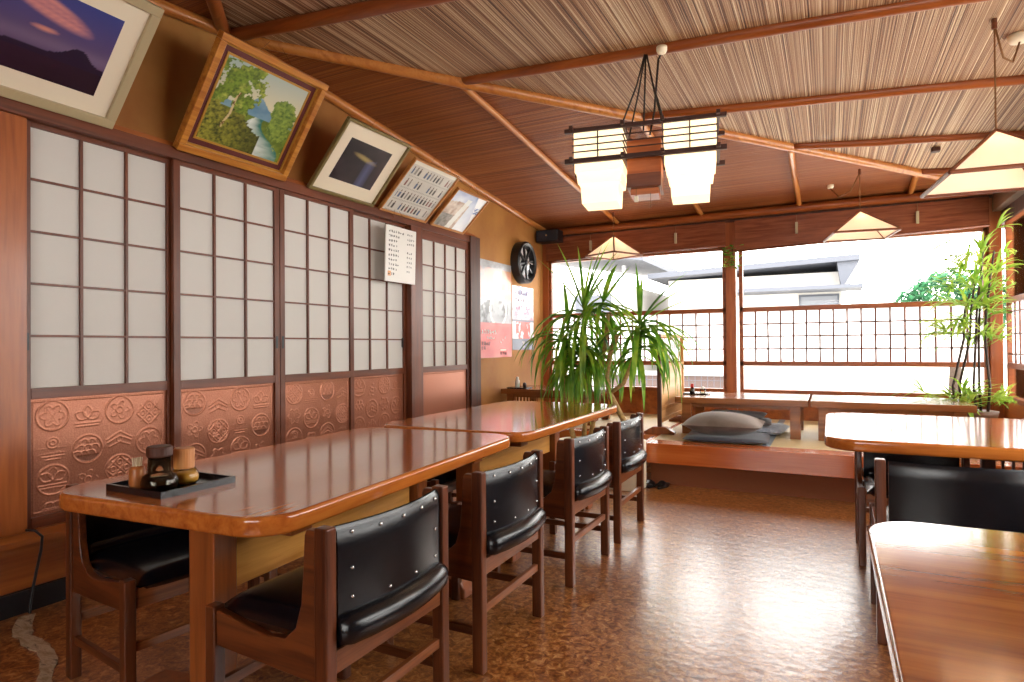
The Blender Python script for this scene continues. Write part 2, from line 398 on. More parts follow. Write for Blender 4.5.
# ------------------------------------------------------------------ windows
def window(idx, along, a, b, base, sgn, lattice=(14, 4), z0=.64, zt=2.28, zl0=.975, zl1=1.545, bars='grid'):
    """along='x': pane from x=a..b at y=base ; along='y': pane y=a..b at x=base"""
    w = root_struct('window_%d' % idx)
    def bx(m, u0, u1, d0, d1, z0_, z1_):
        lo, hi = sorted((base+sgn*d0, base+sgn*d1))
        if along == 'x': m.box((u0, lo, z0_), (u1, hi, z1_))
        else: m.box((lo, u0, z0_), (hi, u1, z1_))
    fr = MB()
    for z, h, d in ((z0, .045, .03), (zl0-.03, .05, .02), (zl1, .05, .02), (zt-.03, .04, .02)): bx(fr, a, b, -d, .05, z, z+h)
    for u in (a, b-.04): bx(fr, u, u+.04, -.02, .05, z0, zt)
    fr.build('frame', M['window'], w, .003)
    la = MB(); nx, nz = lattice
    for i in range(1, nx): u = a+.04+(b-a-.08)*i/nx; bx(la, u-.0085, u+.0085, -.010 if bars == 'grid' else -.002, .012, zl0+.02, zl1)
    if bars == 'grid':
        for i in range(1, nz): z = zl0+.02+(zl1-zl0-.02)*i/nz; bx(la, a+.04, b-.04, -.01, .01, z-.008, z+.008)
    else:
        for z in (zl0+.1, (zl0+zl1)/2, zl1-.08): bx(la, a+.04, b-.04, -.01, .01, z-.007, z+.007)
    la.build('lattice', M['shoji'], w)
    fz = MB(); bx(fz, a+.03, b-.03, .016, .02, zl0, zl1+.01); fz.build('frosted_pane', M['frost'], w)
    g = MB(); bx(g, a+.03, b-.03, .02, .024, z0+.02, zl0); g.build('pane', M['glass'], w)
    g = MB(); bx(g, a+.03, b-.03, .02, .024, zl1+.01, zt); g.build('pane', M['glass'], w)
    return w
XP0, XP1 = -1.035, -.90       # middle post of back wall
window(1, 'x', -3.22, XP0, YB-.05, 1, (14, 4))
window(2, 'x', XP1, 1.35, YB-.05, 1, (17, 4))
st(box('trim_%d' % ti, (XP0, YB-.1, .36), (XP1-.03, YB+.02, 2.56), M['windowz'], bev=.004)); ti += 1
st(box('trim_%d' % ti, (XL, YB-.08, .36), (-3.22, YB+.02, 2.56), M['windowz'], bev=.004)); ti += 1
st(box('trim_%d' % ti, (1.35, YB-.1, .36), (XR, YB+.08, 2.56), M['windowz'], bev=.004)); ti += 1
ys = [7.22, 5.3, 3.4, 1.5]
box('panel', (XR, YF-.1, .64), (XR+.1, 1.5, 2.30), M['plaster'], wr)
for i in range(3):
    window(3+i, 'y', ys[i+1]+.1, ys[i], XR+.03, 1, (11, 4), zt=2.32, bars='slats')
    if i < 3: st(box('trim_%d' % ti, (XR-.03, ys[i+1]-.0, .36), (XR+.08, ys[i+1]+.1, 2.45), M['windowz'], bev=.004)); ti += 1
window(6, 'x', -1.6, .6, YF-.05, -1, (14, 4))  # added behind the camera to brighten the room with sky light
box('panel', (XL, YF-.1, .64), (-1.6, YF, 2.28), M['plaster'], wf); box('panel', (.6, YF-.1, .64), (XR+.1, YF, 2.28), M['plaster'], wf)
# grey outer window sash seen at corners
# roll blinds / brown screens above the back window, bottoms hang a little skew
mbl = wood('blind_slats', '#6a3520', '#8a4c30', 0, .25, 2, .3, bump=.3)
for i, (x0, x1, za_, zb_, lb) in enumerate(((-3.22, -1.03, 2.262, 2.285, 'brown slatted roll blind over the left back window'), (-.93, 1.35, 2.215, 2.285, 'brown slatted roll blind hanging skew over the right back window'))):
    bl = thing('roll_blind', lb, 'blind', ((x0+x1)/2, YB-.13, 2.56))
    w = (x1-x0)/2
    MB().prism([(-w, 0), (w, 0), (w, zb_-2.56), (-w, za_-2.56)], 1, -.006, .006).build('slat_panel', mbl, bl)
    MB().tube([(-w, 0, za_-2.555), (w, 0, zb_-2.555)], .012, 8).build('bottom_roll', mbl, bl, smooth=True)
    for u in (-.45*w, .5*w):
        MB().box((u-.012, -.03, -.2), (u+.012, -.006, -.08)).build('cord_cleat', M['silverframe'], bl)
        MB().tube([(u, -.018, -.08), (u, -.018, -.0)], .003, 6).build('pull_cord', M['string'], bl)

# ------------------------------------------------------------------ left wall: sill, base board, sliding doors
st(box('baseboard_left', (XW, YF, 0), (XW+.07, 5.5, .10), M['blackwood']))
st(box('trim_%d' % ti, (XW, YF, .10), (XW+.05, 5.5, .31), M['board_o'], bev=.004)); ti += 1
st(MB().prism([(XW, .31), (XW+.10, .31), (XW+.10, .335), (XW+.07, .36), (XW, .36)], 1, YF, 5.5).build('trim_%d' % ti, M['board_o'])); ti += 1
st(box('trim_%d' % ti, (XW, YF, 2.235), (XW+.09, 5.5, 2.30), M['shojix'], bev=.004)); ti += 1
st(box('trim_%d' % ti, (XW, YF, 2.30), (XW+.06, 5.5, 2.335), M['board_o'], bev=.004)); ti += 1
st(box('trim_%d' % ti, (XW, YF, .36), (XW+.07, 1.485, 2.235), M['post_o'], bev=.003)); ti += 1
st(box('trim_%d' % ti, (XW, 4.335, .36), (XW+.10, 4.50, 2.235), M['shoji'], bev=.004)); ti += 1
st(box('trim_%d' % ti, (XW, 5.33, .10), (XW+.10, 5.52, 2.30), M['darkframe'], bev=.004)); ti += 1

def crest_h(W, Hh, seed):
    """height of embossed crests on a W x Hh panel, as a function of metres"""
    rnd = random.Random(seed); C = []
    cw, ch = .155, .152; k = 0
    nrow = int(Hh/ch)+1; ncol = int(W/cw)+1
    for r in range(nrow):
        for c in range(ncol):
            ox = (seed*.043) % .05
            cx = .075+c*cw+ox*.5; cy = Hh-.085-r*ch-(.028 if c % 2 else 0)
            ring = (c+r) % 2 == 0
            C.append((cx, cy, ring, (c*3+r*5+seed) % 7))
    def line(d, w=.0028): return max(0, 1-abs(d)/w)
    def h(x, y):
        out = 0
        for cx, cy, ring, kind in C:
            dx, dy = x-cx, y-cy; r = math.hypot(dx, dy)
            if r > .08: continue
            th = math.atan2(dy, dx)
            if ring:
                out = max(out, line(r-.069, .0045))
                if r < .063 and kind != 1: out -= .35
            k_ = 1.14; dx /= k_; dy /= k_; r /= k_
            if r < .056:
                if kind == 0:
                    out = max(out, line(r-.034*abs(math.cos(2.5*th))-.008)); out = max(out, line(r-.014))
                elif kind == 1:
                    q = r-.046*(.6+.4*abs(math.cos(3*th))); out = max(out, line(q)); out = max(out, .8*line(math.sin(3*th)*r, .003))
                elif kind == 2:
                    for sy in (-.024, 0, .024):
                        for sx in (-.028, 0, .028):
                            q = math.hypot(dx-sx-(sy*.6), dy-sy); 
                            if dy-sy > 0: out = max(out, line(q-.018))
                elif kind == 3:
                    a, b = (dx+dy)*.707, (dx-dy)*.707
                    q = max(abs(a), abs(b))
                    out = max(out, line(min(abs(a), abs(b)), .003)); out = max(out, line(q-.042, .004))
                    out = max(out, line(math.hypot(abs(a)-.021, abs(b)-.021)-.011))
                elif kind == 4:
                    for s in (-1, 0, 1):
                        a = s*1.1+PI/2; q = dx*math.cos(a)+dy*math.sin(a); w = -dx*math.sin(a)+dy*math.cos(a)
                        if q > 0: out = max(out, line(abs(w)-.018*math.sin(min(PI, q/.056*PI))))
                    out = max(out, .7*line(dy+.02, .003)); out = max(out, .7*line(dy+.032, .003))
                elif kind == 5:
                    out = max(out, line(dy+.5*abs(dx)-.015)); out = max(out, line(dy+.6*abs(dx)-.035)); out = max(out, line(dy+.4*abs(dx)+.012)); out = max(out, line(r-.012))
                else:
                    out = max(out, line(math.sin(dy*260)*.012, .004)*.8 if dy < 0 else 0); out = max(out, line(math.hypot(dx, dy-.02)-.022)); out = max(out, line(math.hypot(dx, dy-.02)-.010))
        return out
    return h
def copper():
    m, nt, b = newmat('embossed_copper_brown'); tc = nt.nodes.new('ShaderNodeTexCoord')
    n = nt.nodes.new('ShaderNodeTexNoise'); n.inputs['Scale'].default_value = 130; n.inputs['Detail'].default_value = 4
    n2 = nt.nodes.new('ShaderNodeTexNoise'); n2.inputs['Scale'].default_value = 8
    for k in (n, n2): nt.links.new(tc.outputs['Object'], k.inputs['Vector'])
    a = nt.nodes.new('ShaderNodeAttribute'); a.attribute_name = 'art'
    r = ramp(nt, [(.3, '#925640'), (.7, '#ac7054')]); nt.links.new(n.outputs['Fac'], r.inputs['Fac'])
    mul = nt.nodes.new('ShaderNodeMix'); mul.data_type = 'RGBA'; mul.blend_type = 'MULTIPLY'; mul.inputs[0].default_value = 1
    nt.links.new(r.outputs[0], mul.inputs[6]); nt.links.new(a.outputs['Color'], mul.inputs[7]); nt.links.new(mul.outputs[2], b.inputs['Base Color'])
    b.inputs['Roughness'].default_value = .34; b.inputs['Metallic'].default_value = .5
    bp = nt.nodes.new('ShaderNodeBump'); bp.inputs['Strength'].default_value = .3; bp.inputs['Distance'].default_value = .002
    nt.links.new(n.outputs['Fac'], bp.inputs['Height']); nt.links.new(bp.outputs['Normal'], b.inputs['Normal']); return m
M['copper'] = copper()
def sliding_door(idx, y0, y1, xf, cols, stile=.03, seed=1, crest=True, pull=None, pz1=2.212, stl=None, strr=None):
    d = root_struct('door_%d' % idx, (xf, y0, 0)); W = y1-y0; sl = stl or stile; sr = strr or stile
    th = .03; z0, z1 = .36, 2.235; pz0 = 1.005
    fr = MB().box((-th, 0, z0), (0, sl, z1)).box((-th, W-sr, z0), (0, W, z1))
    fr.build('stile', M['shoji'], d, .002)
    MB().box((-th, sl, pz1), (0, W-sr, z1)).box((-th, sl, pz0-.05), (0, W-sr, pz0)).box((-th, sl, z0), (0, W-sr, .41)).build('rail', M['shojix'], d, .002)
    la = MB(); ww = W-sl-sr
    for i in range(1, cols): u = sl+ww*i/cols; la.box((-.016, u-.0065, pz0), (-.002, u+.0065, pz1))
    for i in range(1, 5): z = pz0+(pz1-pz0)*i/5; la.box((-.014, sl, z-.0055), (-.004, W-sr, z+.0055))
    la.build('lattice', M['shoji'], d)
    MB().box((-.02, sl-.005, pz0-.005), (-.0165, W-sr+.005, pz1+.005)).build('paper', M['shojipaper'], d)
    ph = pz0-.05-.41; h = crest_h(ww, ph, seed) if crest else (lambda x, y: 0)
    nx, ny = (int(ww/.0036), int(ph/.0036)) if idx < 4 else (int(ww/.006), int(ph/.006))
    hv = {}
    def fn(u, v):
        e = min(u*ww, (1-u)*ww, v*ph, (1-v)*ph); edge = 0 if e > .016 else (.004 if e > .011 else 0)
        q = h(u*ww, v*ph) if e > .02 else 0
        hv[(round(u*nx), round(v*ny))] = q
        return (-.016+edge+.0042*q, sl+u*ww, .41+v*ph)
    v, f = grid(fn, nx, ny)
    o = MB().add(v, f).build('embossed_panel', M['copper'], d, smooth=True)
    ca = o.data.color_attributes.new('art', 'FLOAT_COLOR', 'POINT'); buf = []
    for j in range(ny+1):
        for i in range(nx+1):
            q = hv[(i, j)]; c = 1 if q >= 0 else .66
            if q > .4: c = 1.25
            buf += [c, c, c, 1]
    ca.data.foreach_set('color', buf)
    if pull is not None:
        box('finger_pull', (-.006, pull-.008, 1.18), (.002, pull+.008, 1.26), M['black'], d)
XA, XB2 = XW+.075, XW+.04
sliding_door(1, 1.485, 2.20, XB2, 3, .028, 1, pull=.012, strr=.03)
sliding_door(2, 2.185, 2.925, XA, 3, .04, 2, pull=.715)
sliding_door(3, 2.93, 3.64, XA, 3, .04, 3, pull=.02)
sliding_door(4, 3.63, 4.335, XB2, 3, .03, 4, pull=.66)
sliding_door(5, 4.50, 5.33, XA, 4, .04, 5, crest=False, pz1=2.15)

# ------------------------------------------------------------------ raised tatami platform
pf = root_struct('floor_platform')
pf.name = 'trim_%d' % ti; ti += 1
YPF = 5.15
box('fascia_board', (-1.40, YPF, .195), (XR, YPF+.22, .36), M['fascia'], pf, .004)
box('fascia_board', (-1.40-.04, YPF, .195), (-1.40, YB, .36), M['fascia'], pf, .004).location = (0, 0, 0)
box('plinth', (-1.38, YPF+.12, 0), (XR, YB, .195), plain('brown_carpet_plinth', '#8a4e2c', .8, bump=.8, bscale=40), pf)
box('tatami', (-1.40, YPF+.22, .30), (XR, YB, .355), M['tatami'], pf)
# the platform returns along the left, further back
box('fascia_board', (XW, 5.62, .195), (-1.44, 5.80, .36), M['fascia'], pf, .004)
box('plinth', (XW, 5.68, 0), (-1.44, YB, .195), M['floor'], pf)
box('tatami', (XW, 5.80, .30), (-1.44, YB, .355), M['tatami'], pf)
# tatami edge cloth strips
for x in (-2.4, -.50, .45):
    box('edge_cloth', (x, YPF+.24 if x > -1.4 else 5.82, .350), (x+.06, YB, .3575), plain('edge_cloth', '#8a94a0', .8), pf)

# ------------------------------------------------------------------ tables
def table(name, label, x0, y0, x1, y1, axis='y', rad=.13, group=None, legs=True, rz=0):
    t = thing(name, label, 'table', ((x0+x1)/2, (y0+y1)/2, 0), rz, group)
    hx, hy = (x1-x0)/2, (y1-y0)/2
    top = MB().prism(rrect(-hx, -hy, hx, hy, rad, 8), 2, .685, .74).build('tabletop', M['table' if axis == 'y' else 'table_x'], t, .012)
    if not legs: return t
    if axis == 'y':
        for s in (-1, 1):
            yy = s*(hy-.24)
            box('trestle_post', (-.055, yy-.045, .08), (.055, yy+.045, .685), M['leg'], t, .006)
            f = [(-.31, 0), (.31, 0), (.31, .045), (.285, .085), (.1, .10), (-.1, .10), (-.285, .085), (-.31, .045)]
            MB().prism(f, 1, yy-.055, yy+.055).build('foot', M['leg'], t, .008)
            box('top_bearer', (-.36, yy-.045, .635), (.36, yy+.045, .685), M['leg'], t, .004)
        box('stretcher_board', (-.018, -hy+.30, .40), (.018, hy-.30, .66), M['ochre'], t, .003)
    return t
table('trestle_table', 'long glossy brown trestle table carrying the black condiment tray', -2.26, 1.075, -1.33, 2.735, rz=math.radians(4.2))
table('trestle_table', 'glossy brown trestle table end to end with the tray table, nearer the tall green plants', -2.34, 2.80, -1.385, 4.50, rz=math.radians(.8))
t3 = thing('dining_table', 'brown table cut off by the bottom right corner of the picture', 'table', (.70, .95, 0))
MB().prism(rrect(-.625, -.87, .61, .87, .12, 8), 2, .70, .74).build('tabletop', M['table_x'], t3, .010)
for s in (-1, 1):
    box('trestle_post', (s*.35-.05, -.06, .08), (s*.35+.05, .06, .70), M['leg'], t3, .006)
    MB().prism([(-.35, 0), (.35, 0), (.3, .09), (-.3, .09)], 0, s*.35-.05, s*.35+.05).build('foot', M['leg'], t3, .006)
box('stretcher_board', (-.30, -.018, .40), (.30, .018, .66), M['ochre'], t3)
t4 = thing('dining_table', 'glossy table with a rounded corner standing behind the wide black chair at right', 'table', (.66, 3.87, 0))
MB().prism(rrect(-.69, -.635, .69, .635, .15, 8), 2, .685, .74).build('tabletop', M['table_x'], t4, .012)
for x in (.10, .40):
    box('trestle_post', (x-.03, .30, .06), (x+.03, .36, .685), M['darkframe'], t4, .004)
for i in range(5): box('spindle', (.16+i*.045, .32, .16), (.172+i*.045, .335, .56), M['darkframe'], t4)
box('spindle_rail', (.13, .31, .54), (.37, .35, .575), M['darkframe'], t4); box('spindle_rail', (.13, .31, .12), (.37, .35, .16), M['darkframe'], t4)
MB().prism([(-.45, 0), (.45, 0), (.4, .06), (-.4, .06)], 0, .05, .45).build('foot', M['darkframe'], t4, .004)
box('top_bearer', (-.40, -.04, .635), (.45, .36, .685), M['darkframe'], t4)

# ------------------------------------------------------------------ chairs
def make_chair(label):
    t = thing('dining_chair', label, 'chair')
    W = .278
    for s in (-1, 1):
        y0, y1 = sorted((s*W, s*(W-.037)))
        MB().box((-.022, y0, 0), (.022, y1, .725)).build('leg', M['chair'], t, .005)
        MB().box((.398, y0, 0), (.438, y1, .455)).build('leg', M['chair'], t, .005)
        yi0, yi1 = sorted((s*(W-.008), s*(W-.034)))
        prof = [(.02, .325), (.402, .345), (.402, .445), (.29, .425), (.20, .412), (.135, .42), (.095, .455), (.075, .52), (.068, .60), (.062, .70), (.055, .715), (.02, .715)]
        MB().prism(prof, 1, yi0, yi1).build('side_panel', M['chairx'], t, .004)
        MB().box((.02, s*(W-.021)-.009, .13), (.40, s*(W-.021)+.009, .16)).build('side_stretcher', M['chairx'], t, .002)
    box('back_rail', (-.014, -W+.04, .345), (.014, W-.04, .405), M['chairy'], t, .003)
    box('rear_stretcher', (-.010, -W+.04, .205), (.010, W-.04, .235), M['chairy'], t, .002)
    box('front_rail', (.404, -W+.04, .35), (.428, W-.04, .42), M['chairy'], t, .003)
    box('front_stretcher', (.409, -W+.04, .205), (.427, W-.04, .235), M['chairy'], t, .002)
    # seat cushion
    m = cushion((.225, 0, .425), (.44, .47, .09), 6, 16, 16)
    m.build('seat', M['vinyl'], t, smooth=True)
    # back pad: curved slab between the posts
    yw = W-.046
    def bx(y): return -.034*(1-(y/yw)**2)
    m = MB(); ny = 14
    zs = [(.405, .0), (.42, .012), (.5, .014), (.66, .014), (.705, .012), (.720, .004)]
    for sg in (-1, 1):
        v, f = grid(lambda u, w: ((lambda y: (bx(y)+sg*(zs[round(w*(len(zs)-1))][1])-.002, y, zs[round(w*(len(zs)-1))][0]))(-yw+2*yw*u)), ny, len(zs)-1); m.add(v, f)
    for e in (-yw, yw):
        ring = [(bx(e)-zs[k][1]-.002, e, zs[k][0]) for k in range(len(zs))]+[(bx(e)+zs[k][1]-.002, e, zs[k][0]) for k in reversed(range(len(zs)))]
        m.add(ring, [tuple(range(len(ring)))])
    bp = m.build('backrest', M['vinyl'], t, smooth=True)
    # padded roll low on the back
    pts = [(bx(y)-.012, y, .452) for y in [yw*(-1+2*i/14) for i in range(15)]]
    MB().tube(pts, [.034]+[.044]*13+[.034], 14).build('lumbar_roll', M['vinyl'], t, smooth=True)
    sm = None
    for y, z in [(-.19, .700), (-.095, .697), (0, .697), (.095, .697), (.19, .700), (-.19, .605), (.19, .605), (-.06, .515), (.06, .515), (-.19, .52), (.19, .53)]:
        x = bx(y)-.016
        if sm is None:
            s0 = MB().lathe([(.0055, 0), (.005, .002), (.003, .0035), (.0004, .0045)], n=10).build('stud', M['chrome'], bp, smooth=True); sm = s0; o = s0
        else: o = bpy.data.objects.new('stud', sm.data); COL.objects.link(o); o.parent = bp
        o.location = (x, y, z); o.rotation_euler = (0, -PI/2, 0)
    return t
GR = 'black vinyl dining chairs'
c0 = make_chair('wood and black vinyl chair nearest the camera, back to us, at the tray table')
c0.location = (-1.145, 1.44, 0); c0.rotation_euler = (0, 0, PI); c0['group'] = GR
for y, lb in ((2.205, 'second black backed chair along the aisle, just behind the nearest one'),
              (3.095, 'third black backed chair along the aisle, near end of the further trestle table'),
              (3.845, 'last black backed chair along the aisle, in front of the plants')):
    dup(c0, (-1.145, y, 0), PI+random.uniform(-.015, .015), lb, GR)
for y, lb in ((1.525, 'chair tucked under the tray table on the sliding-door side, nearest the camera'),
              (2.28, 'second chair on the sliding-door side, behind the tray table trestle'),
              (3.15, 'chair on the sliding-door side at the near end of the further trestle table'),
              (3.95, 'chair on the sliding-door side at the far end of the further trestle table')):
    dup(c0, (-2.41, y, 0), -.13 if y < 1.6 else random.uniform(-.03, .03), lb, GR, (1, 1, .955))
wc = dup(c0, (.43, 2.84, 0), PI/2, 'wide dark chair back standing just beyond the bottom right table', GR)
for o in [o for o in COL.objects if o.name.startswith('stud') and o.parent and o.parent.parent == wc]: bpy.data.objects.remove(o)
dup(c0, (.40, 4.20, 0), -PI/2, 'chair tucked under the right rounded table, its seat edge and side showing', GR, (1, 1, .92))

# ------------------------------------------------------------------ condiments on the tray table
tr = thing('serving_tray', 'black lacquered rectangular tray on the near trestle table', 'tray', (-1.885, 1.27, .74)); tr.scale = (.88, .90, 1)
m = MB().prism(rrect(-.148, -.135, .148, .135, .01, 3), 2, 0, .006); m.build('tray_base', M['lacquer'], tr)
m = MB().box((-.155, -.142, 0), (-.145, .142, .02)).box((.145, -.142, 0), (.155, .142, .02)).box((-.145, -.142, 0), (.145, -.132, .02)).box((-.145, .132, 0), (.145, .142, .02)); m.build('tray_rim', M['lacquer'], tr)
tz = .7465
sj = thing('soy_sauce_jar', 'round glass soy sauce jar with dark wooden lid on the black tray', 'jar', (-1.835, 1.195, tz))
MB().lathe([(.040, 0), (.050, .008), (.053, .028), (.046, .048), (.033, .058), (.032, .105)], n=24).build('glass_body', M['jar'], sj, smooth=True)
MB().lathe([(.036, .003), (.047, .010), (.050, .028), (.043, .045)], n=24).build('soy_sauce', plain('soy', '#140804', .1), sj, smooth=True)
MB().lathe([(.034, .105), (.036, .110), (.036, .132), (.033, .137)], n=24).build('lid', M['darkframe'], sj, smooth=False)
sj2 = thing('spice_jar', 'round glass jar of pale spice with orange wooden lid behind the soy jar', 'jar', (-1.855, 1.29, tz))
MB().lathe([(.032, 0), (.042, .008), (.045, .026), (.036, .046), (.030, .052)], n=24).build('glass_body', M['jar'], sj2, smooth=True)
MB().lathe([(.030, .003), (.040, .010), (.042, .024), (.036, .036)], n=24).build('spice', plain('spice', '#c89a40', .6), sj2, smooth=True)
MB().lathe([(.030, .052), (.031, .054), (.031, .112), (.028, .116)], n=24).build('lid', wood('lid_wood', '#b8743c', '#d89a60', 2, .4), sj2)
tp = thing('toothpick_holder', 'small wooden cup of toothpicks at the left of the soy jar', 'toothpick holder', (-1.915, 1.175, tz))
MB().lathe([(.019, 0), (.023, .02), (.022, .06), (.019, .072)], n=18).build('cup', wood('cup_wood', '#8a4a22', '#b06c38', 2, .3), tp, smooth=True)
m = MB()
for i in range(16):
    a = random.uniform(0, 6.28); r = random.uniform(0, .013); m.tube([(r*math.cos(a), r*math.sin(a), .05), (r*1.4*math.cos(a), r*1.4*math.sin(a), .098)], .0012, 5)
m.build('toothpicks', M['cream'], tp)

# ------------------------------------------------------------------ low tables on the platform
def low_table(label, x0, x1, y0, y1, zt=.69, slats=False, lx=.1):
    t = thing('low_table', label, 'low table', ((x0+x1)/2, (y0+y1)/2, .355)); hx, hy = (x1-x0)/2, (y1-y0)/2; z = zt-.355
    box('tabletop', (-hx, -hy, z-.055), (hx, hy, z), M['low'], t, .004)
    box('apron', (-hx+.12, -hy+.05, z-.09), (hx-.12, -hy+.07, z-.055), M['low'], t)
    box('apron', (-hx+.12, hy-.07, z-.09), (hx-.12, hy-.05, z-.055), M['low'], t)
    for sx in (-1, 1):
        for sy in (-1, 1):
            cx, cy = sx*(hx-lx+.0), sy*(hy-.06); box('leg', (cx-.042, cy-.03, 0), (cx+.042, cy+.03, z-.055), M['low'], t, .003)
    if slats:
        for i in range(6): box('slat', (-hx+.17+i*.04, -hy+.055, 0), (-hx+.185+i*.04, -hy+.07, z-.04), M['low'], t)
    return t
low_table('low wooden table on the tatami with the cushions stacked at its foot', -1.30, -.175, 5.86, 6.62, .695)
low_table('low wooden table on the tatami under the right back window', -.155, 1.0, 5.86, 6.60, .695)
low_table('low wooden table against the ochre wall in the far left corner', -3.24, -2.15, 6.02, 6.72, .715, True)
def bottle_set(x, y, z, lab, lab2, lab3):
    t = thing('small_tray', lab, 'tray', (x, y, z)); MB().prism(rrect(-.12, -.08, .12, .08, .02, 4), 2, 0, .008).build('tray_base', M['lacquer'], t)
    MB().prism(rrect(-.125, -.085, .125, .085, .02, 4), 2, .008, .013).build('tray_rim', M['lacquer'], t)
    return t
bottle_set(-1.18, 6.28, .695, 'small oval black tray at the left end of the cushion table', '', '')
b1 = thing('soy_bottle', 'small soy sauce bottle with red cap on the low table tray', 'bottle', (-1.22, 6.27, .708))
MB().lathe([(.022, 0), (.026, .01), (.024, .04), (.012, .055)], n=16).build('body', plain('bottle_glass', '#2a1a12', .1), b1, smooth=True)
MB().lathe([(.013, .055), (.016, .057), (.014, .085), (.006, .09)], n=16).build('cap', M['red'], b1, smooth=True)
b2 = thing('salt_shaker', 'white shaker beside the red capped bottle', 'shaker', (-1.12, 6.28, .708))
MB().lathe([(.022, 0), (.028, .015), (.024, .035), (.016, .04)], n=16).build('body', M['jar'], b2, smooth=True)
MB().lathe([(.017, .04), (.018, .055), (.008, .062)], n=16).build('cap', M['white'], b2, smooth=True)
bottle_set(-3.08, 6.16, .715, 'small black tray on the far left corner table', '', '')
b3 = thing('white_bottle', 'tall white bottle on the far left corner table', 'bottle', (-3.10, 6.15, .728))
MB().lathe([(.026, 0), (.027, .07), (.018, .085), (.017, .11), (.01, .115)], n=16).build('body', M['white'], b3, smooth=True)
b4 = thing('black_shaker', 'short dark shaker beside the white bottle', 'shaker', (-3.02, 6.17, .728))
MB().lathe([(.02, 0), (.021, .03), (.014, .05), (.004, .052)], n=16).build('body', M['black'], b4, smooth=True)

# cushions
def cloth(name, c1, c2, sc=40):
    m, nt, b = newmat(name); n = nt.nodes.new('ShaderNodeTexNoise'); n.inputs['Scale'].default_value = sc; n.inputs['Detail'].default_value = 5
    tc = nt.nodes.new('ShaderNodeTexCoord'); nt.links.new(tc.outputs['Object'], n.inputs['Vector'])
    r = ramp(nt, [(.35, c1), (.65, c2)]); nt.links.new(n.outputs['Fac'], r.inputs['Fac']); nt.links.new(r.outputs[0], b.inputs['Base Color']); b.inputs['Roughness'].default_value = .85
    b.inputs['Sheen Weight'].default_value = .3; return m
navy, greyc, grey2, blue = cloth('navy_cloth', '#1c2030', '#2c3044'), cloth('taupe_cloth', '#5c4c40', '#74645a', 5), cloth('charcoal_cloth', '#4c4648', '#665c5c'), cloth('pale_blue_cloth', '#9aa4b4', '#c4cad4')
def zab(lb, x, y, z, sx, sy, sz, mat, rz, puff=3.5, tilt=0, ex=.45):
    o = cushion((0, 0, 0), (sx, sy, sz), puff, 22, 22, .07, ex).build('floor_cushion', mat, smooth=True)
    o.location = (x, y, z+sz/2); o.rotation_euler = (tilt, 0, rz); tag(o, lb, 'cushion', 'floor cushions beside the low table'); return o
zab('flat navy floor cushion at the bottom of the front stack', -.80, 5.62, .36, .68, .54, .05, navy, .06, 6)
zab('plump taupe floor cushion on top of the navy one', -.83, 5.63, .40, .64, .54, .20, greyc, .03, 2.4, 0, .75)
zab('pale blue floor cushion at the bottom of the rear stack', -.66, 6.20, .36, .60, .5, .08, blue, -.05, 5)
zab('folded dark floor cushion in the middle of the rear stack', -.76, 6.18, .43, .54, .48, .06, grey2, .08, 4)
zab('charcoal floor cushion on top of the rear stack under the table', -.80, 6.16, .49, .52, .46, .06, grey2, 0, 4)

# standing screen with notice
sc = thing('standing_screen', 'wooden standing screen with a handwritten notice, on the tatami beside the plants', 'screen', (-1.42, 6.26, .357))
wd = wood('screen_wood', '#a8703a', '#cf9858', 2, .4, .6); wd2 = wood('screen_panel', '#c08a50', '#dcae74', 1, .4, .5)
for y in (-.50, .50):
    box('post', (-.018, y-.018, .06), (.018, y+.018, .93), M['darkframe'] if y < 0 else wd, sc, .003)
    MB().prism([(-.14, 0), (.14, 0), (.14, .02), (.06, .065), (-.06, .065), (-.14, .02)], 1, y-.035, y+.035).build('foot', M['leg'], sc, .003)
for z, h in ((.10, .035), (.21, .03), (.62, .025), (.90, .03)): box('rail', (-.014, -.48, z), (.014, .48, z+h), wd, sc)
box('panel', (-.006, -.48, .24), (.006, .48, .62), wd2, sc)
box('panel', (-.005, -.48, .13), (.005, .48, .21), wd2, sc)
m = MB()
for i in range(1, 14): y = -.48+.96*i/14; m.box((-.004, y-.004, .645), (.004, y+.004, .90))
m.build('lattice', wd, sc)

def scribble(m, x, y, s, z, rnd, wv=.11):
    """one brush-written sign of size s made of short strokes, in the x-y plane at height z"""
    for k in range(rnd.randint(3, 6)):
        hor = rnd.random() < .5; a = x+rnd.uniform(.0, .25)*s; b = y+rnd.uniform(0, .85)*s; l = rnd.uniform(.45, .9)*s; w = wv*s
        if hor: m.box((a, b, z), (min(a+l, x+s), b+w, z+.0008))
        else:
            a = x+rnd.uniform(.1, .8)*s; b = y+rnd.uniform(0, .3)*s; m.box((a, b, z), (a+w, min(b+l, y+s), z+.0008))
nt_ = thing('notice_sheet', 'white paper notice with two lines of black writing on the standing screen', 'notice', (-1.396, 6.12, 1.03))
nt_.rotation_euler = Matrix(((0, 0, 1), (1, 0, 0), (0, 1, 0))).to_euler()
MB().box((-.34, 0, 0), (.34, .2, .002)).build('sheet', M['white'], nt_)
rn = random.Random(4); m = MB()
for i in range(7): scribble(m, -.30+i*.085, .11, .06, .0021, rn)
for i in range(6): scribble(m, -.25+i*.085, .03, .05, .0021, rn)
m.build('writing', M['black'], nt_)

